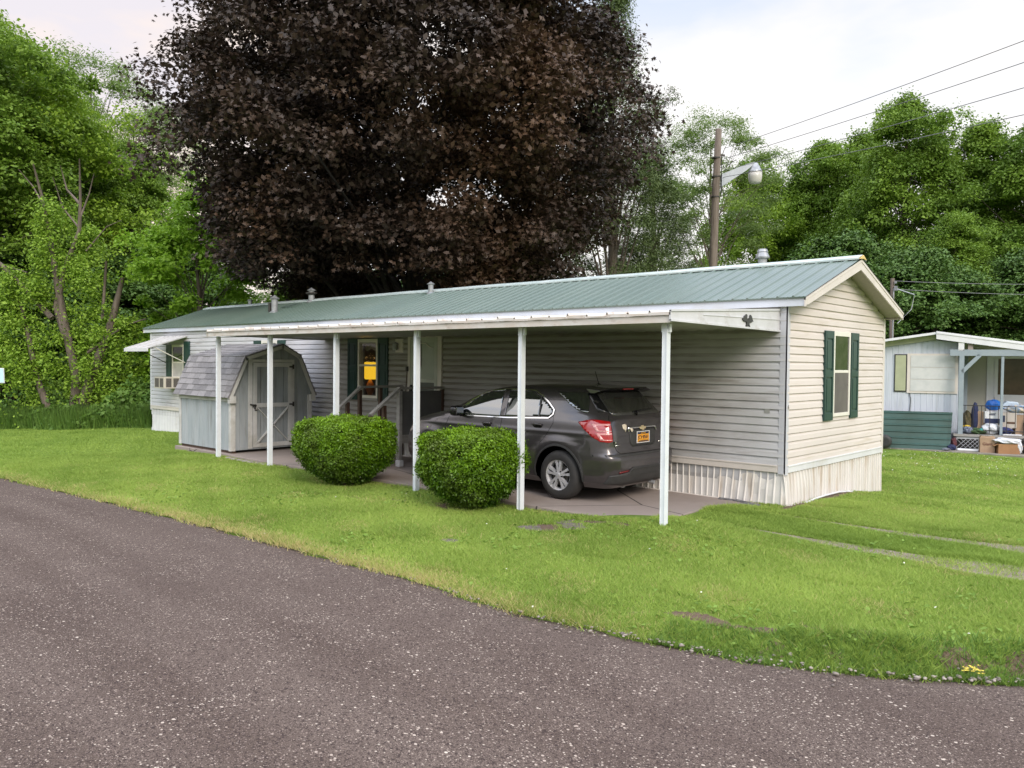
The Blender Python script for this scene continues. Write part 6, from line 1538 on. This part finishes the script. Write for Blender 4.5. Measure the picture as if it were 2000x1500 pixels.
# --- grass blades on the lawn, dense near the camera
def grass():
    rg = np.random.default_rng(41); out = []; tone = []
    def region(n, xr, yr, hmul=1, cond=None):
        x = rg.uniform(*xr, n); y = rg.uniform(*yr, n); k = (y > edge(x)+.03-.10*rg.random(n)**2)
        D = -(x-4.9)*sin(yaw)+(y+11.1)*cos(yaw); lat = (x-4.9)*cos(yaw)+(y+11.1)*sin(yaw)
        k &= (np.abs(lat) < D*.68+4.0) & (D > 3)
        k &= rg.random(n) < np.clip((11.5/np.maximum(D,1))**1.6, .05, 1)
        if cond is not None: k &= cond(x, y)
        return x[k], y[k], D[k]
    slab = lambda x, y: ~((x < -.62-.10*np.sin(y*5)+.30*np.clip(y+.4,0,1)) & (y > -2.58) & (y < .1) & (x > -13.7))
    house = lambda x, y: ~((x < .02) & (x > -20.6) & (y > -.0) & (y < 4.03))
    def trk(x, y):
        c1_ = np.interp(x,[.9,6.2],[-.62,-.68]); w1 = np.interp(x,[.9,6.2],[.14,.95])*.46; c2_ = np.interp(x,[.5,6.4],[-1.83,-1.82]); w2 = np.interp(x,[.5,6.4],[.14,1.55])*.44*(1+.18*np.sin(x*5)); w1 = w1*(1+.25*np.sin(x*4+1))
        on = ((np.abs(y-c1_) < w1) | (np.abs(y-c2_) < w2)) & (x > .4)
        return ~(on & (rg.random(len(x)) < .90))
    pav = lambda x, y: ~((((np.abs(x+1.25) < .28) & (np.abs(y+3.12) < .22)) | ((np.abs(x+1.86) < .13) & (np.abs(y+4.72) < .11)) | ((np.abs(x+1.62) < .20) & (np.abs(y+3.55) < .16))) & (rg.random(len(x)) < .85))
    dirt = lambda x, y: rg.random(len(x)) > soil(x, y)*1.15
    cond = lambda x, y: slab(x,y) & house(x,y) & trk(x,y) & pav(x,y) & dirt(x,y) & (y < 12.4)
    X_ = []; 
    for n, xr, yr in ((900000, (-14,4.2), (-6.7,-2.3)), (520000, (-.9,5), (-2.3,1.2)), (420000, (-2,5), (1.2,12.4)), (260000, (-30,-13.5), (-8,0)), (330000, (4.2,9), (-5,1.2)), (230000, (5,9), (1.2,12.4))):
        X_.append(region(n, xr, yr, 1, cond))
    x = np.concatenate([a[0] for a in X_]); y = np.concatenate([a[1] for a in X_]); D = np.concatenate([a[2] for a in X_])
    d = y-edge(x); bank = (x > 1.3) & (d < np.interp(x,[1.3,2.2,4],[.12,.34,.36])+.08*np.sin(x*9)) & (rg.random(len(x)) < .8)
    h = (.022+.022*rg.random(len(x)))*(1+.5*(np.sin(x*2.3+y)*np.sin(y*2.9-x) > .4)); h = np.where(bank, h*1.6, h); h = np.where((d < .25) & ~bank, h*1.3, h)
    h = np.where(rg.random(len(x)) < .02, h*1.7, h)
    wd = (.0028+.0022*rg.random(len(x)))*np.clip(D/8, .8, 2.6); wd = np.where(bank, wd*1.3, wd)
    z = lawn(x, y)-.004; a = rg.random(len(x))*2*pi; ln = h*.8; bx_, by_ = rg.normal(size=len(x))*ln, rg.normal(size=len(x))*ln
    V1 = np.stack([x-wd*np.cos(a), y-wd*np.sin(a), z],-1); V2 = np.stack([x+wd*np.cos(a), y+wd*np.sin(a), z],-1); V3 = np.stack([x+bx_, y+by_, z+h],-1)
    V = np.stack([V1,V2,V3],1).reshape(-1,3); F = np.arange(len(V)).reshape(-1,3)
    # tone: 0..1, >1 means dry straw near the road edge
    patch_ = .5+.5*np.sin(x*1.1+.6*np.sin(y*2))*np.sin(y*1.3+.5*np.sin(x*1.7))
    tn = .42*patch_+.12*np.sin(x*3.7+y*2.9)*np.sin(y*4.3)+.5*rg.random(len(x))+.10*np.sin((x*.35+y)*5.0)*(y > 1.5); dry = np.clip(1-d/.5, 0, 1)*np.where(bank, .15, 1)*np.interp(x, [-9,-4.5,-1,1.2,1.6],[.5,1,1,.4,.1]); lush = np.interp(x,[-14,-8],[1,0])
    tn = np.where(rg.random(len(x)) < dry*.75+(.03+.16*(np.sin(x*2.6+1)*np.sin(y*3.4+x) > .72))*(1-lush), 1.6+rg.random(len(x))*.4, tn*(1-.35*lush)); tn = np.where(bank, tn*.7, tn); mid_ = (x > -.6) & (y > -1.7) & (y < -.75); tn = np.where(mid_, tn*.55, tn)
    print('grass blades', len(x))
    m, nt, nodes, links = mk('grass_blades'); at_ = N(nt,'ShaderNodeAttribute'); at_.attribute_name='rnd'
    g1 = mixc(nt, at_.outputs['Fac'], (.175,.28,.045), (.41,.53,.12)); 
    st_ = math_(nt, 'GREATER_THAN', at_.outputs['Fac'], 1.3); col = mixc(nt, st_, g1, (.52,.45,.20))
    p = N(nt,'ShaderNodeBsdfPrincipled'); p.inputs['Roughness'].default_value=.6; p.inputs['Specular IOR Level'].default_value=.2; t_ = N(nt,'ShaderNodeBsdfTranslucent'); mx = N(nt,'ShaderNodeMixShader'); mx.inputs[0].default_value=.35; o_ = N(nt,'ShaderNodeOutputMaterial')
    links.new(col,p.inputs['Base Color']); links.new(col,t_.inputs['Color']); links.new(p.outputs[0],mx.inputs[1]); links.new(t_.outputs[0],mx.inputs[2]); links.new(mx.outputs[0],o_.inputs[0])
    o = npmesh('grass', V, F, m, None, tn); tag(o, 'short mown grass blades of the lawn', 'grass', kind='stuff')
    # clover and broad weeds
    n = 9000; x = rg.uniform(-8,4,n); y = rg.uniform(-6.3,-.2,n); D = -(x-4.9)*sin(yaw)+(y+11.1)*cos(yaw)
    f_ = np.sin(x*2.1+1)*np.sin(y*1.7+x*.6)+rg.normal(size=n)*.35; d = y-edge(x)
    k = (d > .08) & cond(x, y) & ((f_ > .55) | ((x > 1.2) & (d < .45)) | ((x > -1.9) & (x < .3) & (y > -3.7) & (y < -2.5) & (rg.random(n) < .5)))
    x, y = x[k], y[k]; z = lawn(x,y)+.02+.02*rg.random(len(x)); LM['clover'] = leafmat('clover_leaves', (.14,.25,.035), (.24,.37,.07), None, .3)
    V, F = leaves(np.stack([x,y,z],-1), unit(rg.normal(size=(len(x),3))*.5+np.array([0,0,1])), .045*(.6+.8*rg.random(len(x))), LEAFQ, rg)
    o = npmesh('clover', V, F, LM['clover'], None, rg.random(len(x))); tag(o, 'patches of low broad-leaved clover and weeds in the lawn', 'clover', kind='stuff')
    # bank tufts
    n = 3600; x = rg.uniform(1.4,4.2,n); d = rg.random(n)**1.5*.36; y = edge(x)+d+.03; z = lawn(x,y); hh = .03+.075*rg.random(n)*np.interp(x,[.6,2,3],[.3,.6,1]); a = rg.random(n)*6.28; w_ = .005
    V1 = np.stack([x-w_*np.cos(a), y-w_*np.sin(a), z],-1); V2 = np.stack([x+w_*np.cos(a), y+w_*np.sin(a), z],-1)
    V3 = np.stack([x+rg.normal(size=n)*.05, y+rg.normal(size=n)*.05, z+hh],-1); V = np.stack([V1,V2,V3],1).reshape(-1,3)
    o = npmesh('bank_grass', V, np.arange(3*n).reshape(n,3), LM['weed'], None, rg.random(n)); tag(o, 'longer unmown grass on the bank above the road edge', 'grass', kind='stuff')
    # daisies near the neighbouring home
    n = 420; x = rg.uniform(-3,3,n); y = rg.uniform(5.5,12.6,n); k = cond(x,y) & (rg.random(n) < np.interp(y,[5.5,11],[.1,1])); x,y = x[k],y[k]; z = lawn(x,y)+.05
    V, F = leaves(np.stack([x,y,z],-1), unit(rg.normal(size=(len(x),3))*.3+np.array([0,-.3,1])), .030*(.6+.6*rg.random(len(x))), LEAFQ, rg)
    n2 = 26; x = rg.uniform(-6,4,n2); y = rg.uniform(-6,-1,n2); k = cond(x,y) & (y > edge(x)+.1); x,y = x[k],y[k]; z = lawn(x,y)+.045
    V2_, F2_ = leaves(np.stack([x,y,z],-1), unit(rg.normal(size=(len(x),3))*.3+np.array([0,-.3,1])), .024+0*x, LEAFQ, rg)
    o = npmesh('clover_flowers', np.concatenate([V,V2_]), np.concatenate([F,F2_+len(V)]), simple('clover_white', (.68,.68,.60)), None, None); tag(o, 'scattered tiny white clover flowers in the lawn', 'flowers', kind='stuff')
grass()

# --- loose gravel along the road edge, pale stones on the road
def pebbles():
    rg = np.random.default_rng(51)
    bm = bmesh.new(); bmesh.ops.create_icosphere(bm, subdivisions=1, radius=1); bm.verts.ensure_lookup_table()
    sv = np.array([v.co[:] for v in bm.verts]); sf = np.array([[v.index for v in f_.verts] for f_ in bm.faces]); bm.free()
    n1 = 1700; x1 = rg.uniform(-13,4.3,n1); o1 = rg.normal(size=n1)*np.interp(x1,[-13,1,3],[.05,.07,.085])*(1+.6*np.sin(x1*3))+.02; keep = rg.random(n1) < np.interp(x1,[-13,-2,.5,1.2,4],[.15,.35,.6,1,1]); x1 = x1[keep]; y1 = edge(x1)-o1[keep]+.05; s1 = np.interp(x1,[-3,1.5],[.004,.011])*(.4+1.6*rg.random(len(x1))**2)
    n2 = 1500; x2 = rg.uniform(-9,6,n2); y2 = rg.uniform(-10.8,-5.5,n2); k = y2 < edge(x2)-.08; x2, y2 = x2[k], y2[k]; s2 = .004+.006*rg.random(len(x2))**2
    x = np.concatenate([x1,x2]); y = np.concatenate([y1,y2]); s = np.concatenate([s1,s2]); n = len(x)
    z = np.where(y > edge(x)+.09, lawn(x,y), np.maximum(zroad(x)+.016, np.where(y > edge(x), lawn(x,y), -9)))+s*.12
    sc3 = s[:,None]*np.stack([.8+.6*rg.random(n), .7+.5*rg.random(n), .4+.3*rg.random(n)],-1); a = rg.random(n)*6.28
    L = sv[None]*sc3[:,None,:]*(1+.12*rg.normal(size=(n,len(sv),1)))
    Xr = L[:,:,0]*np.cos(a)[:,None]-L[:,:,1]*np.sin(a)[:,None]; Yr = L[:,:,0]*np.sin(a)[:,None]+L[:,:,1]*np.cos(a)[:,None]
    V = np.stack([Xr+x[:,None], Yr+y[:,None], L[:,:,2]+z[:,None]],-1).reshape(-1,3); F = (np.arange(n)[:,None,None]*len(sv)+sf[None]).reshape(-1,3)
    m, nt, nodes, links = mk('loose_stones'); at_ = N(nt,'ShaderNodeAttribute'); at_.attribute_name='rnd'
    col = mixc(nt, at_.outputs['Fac'], (.12,.10,.09), (.36,.32,.28)); bsdf(nt, col, .8)
    o = npmesh('gravel', V, F, m, None, np.repeat(rg.random(n), len(sf)), smooth=True); tag(o, 'loose pebbles along the road edge and on the road', 'gravel', kind='stuff')
pebbles()
# flat paving stones sunk in the lawn
pv = [((-1.15,-3.22),.26,.20,.3,'largest sunken grey paving stone beside the slab edge'),((-1.48,-3.05),.22,.17,.1,'sunken paving stone left of the largest one'),((-1.62,-3.58),.22,.15,.5,'cracked sunken paving stone in the lawn before the slab'),((-1.88,-4.74),.12,.08,.2,'small grey paving stone nearest the road')]
for (c, a, b_, r_, l_) in pv:
    mb = MB(); rr = random.Random(int(a*1000)); poly = [(cos(t)*a*(.9+.25*rr.random()), sin(t)*b_*(.9+.25*rr.random())) for t in np.linspace(.3, .3+2*pi, 10)[:-1]]
    mb.prism(poly, -.05, .0, 'z'); o = mb.build('paving_stone', simple('slate_paver', (.095,.08,.068), (.155,.135,.115), 9, .9, bstr=.3), bevel=.006)
    o.location = (c[0], c[1], float(lawn(*c))+.004); o.rotation_euler.z = r_; tag(o, l_, 'paving stone', 'paving stones in the lawn')
# broken stones along the slab edge by the shed
rr = random.Random(8)
SL_ = ['palest','flattest','widest','roundest','darkest','smallest','longest','thinnest']
for i in range(8):
    bm = bmesh.new(); bmesh.ops.create_icosphere(bm, subdivisions=2, radius=1)
    for v in bm.verts: v.co *= 1+.22*(rr.random()-.5)
    for v in bm.verts: v.co = Vector((v.co.x*(.10+.05*rr.random() if i == 6 else .08), v.co.y*.05, v.co.z*.028))
    me = bpy.data.meshes.new('edge_stone'); bm.to_mesh(me); bm.free(); me.materials.append(M['stone']); o = link('edge_stone', me)
    x = -10.75+i*.23+.03*rr.random(); o.location = (x, -2.70-.03*rr.random(), float(lawn(x,-2.7))+.015); o.rotation_euler.z = rr.random(); tag(o, 'flat broken stone along the slab edge before the shed', 'stone', 'stones along the slab edge by the shed')
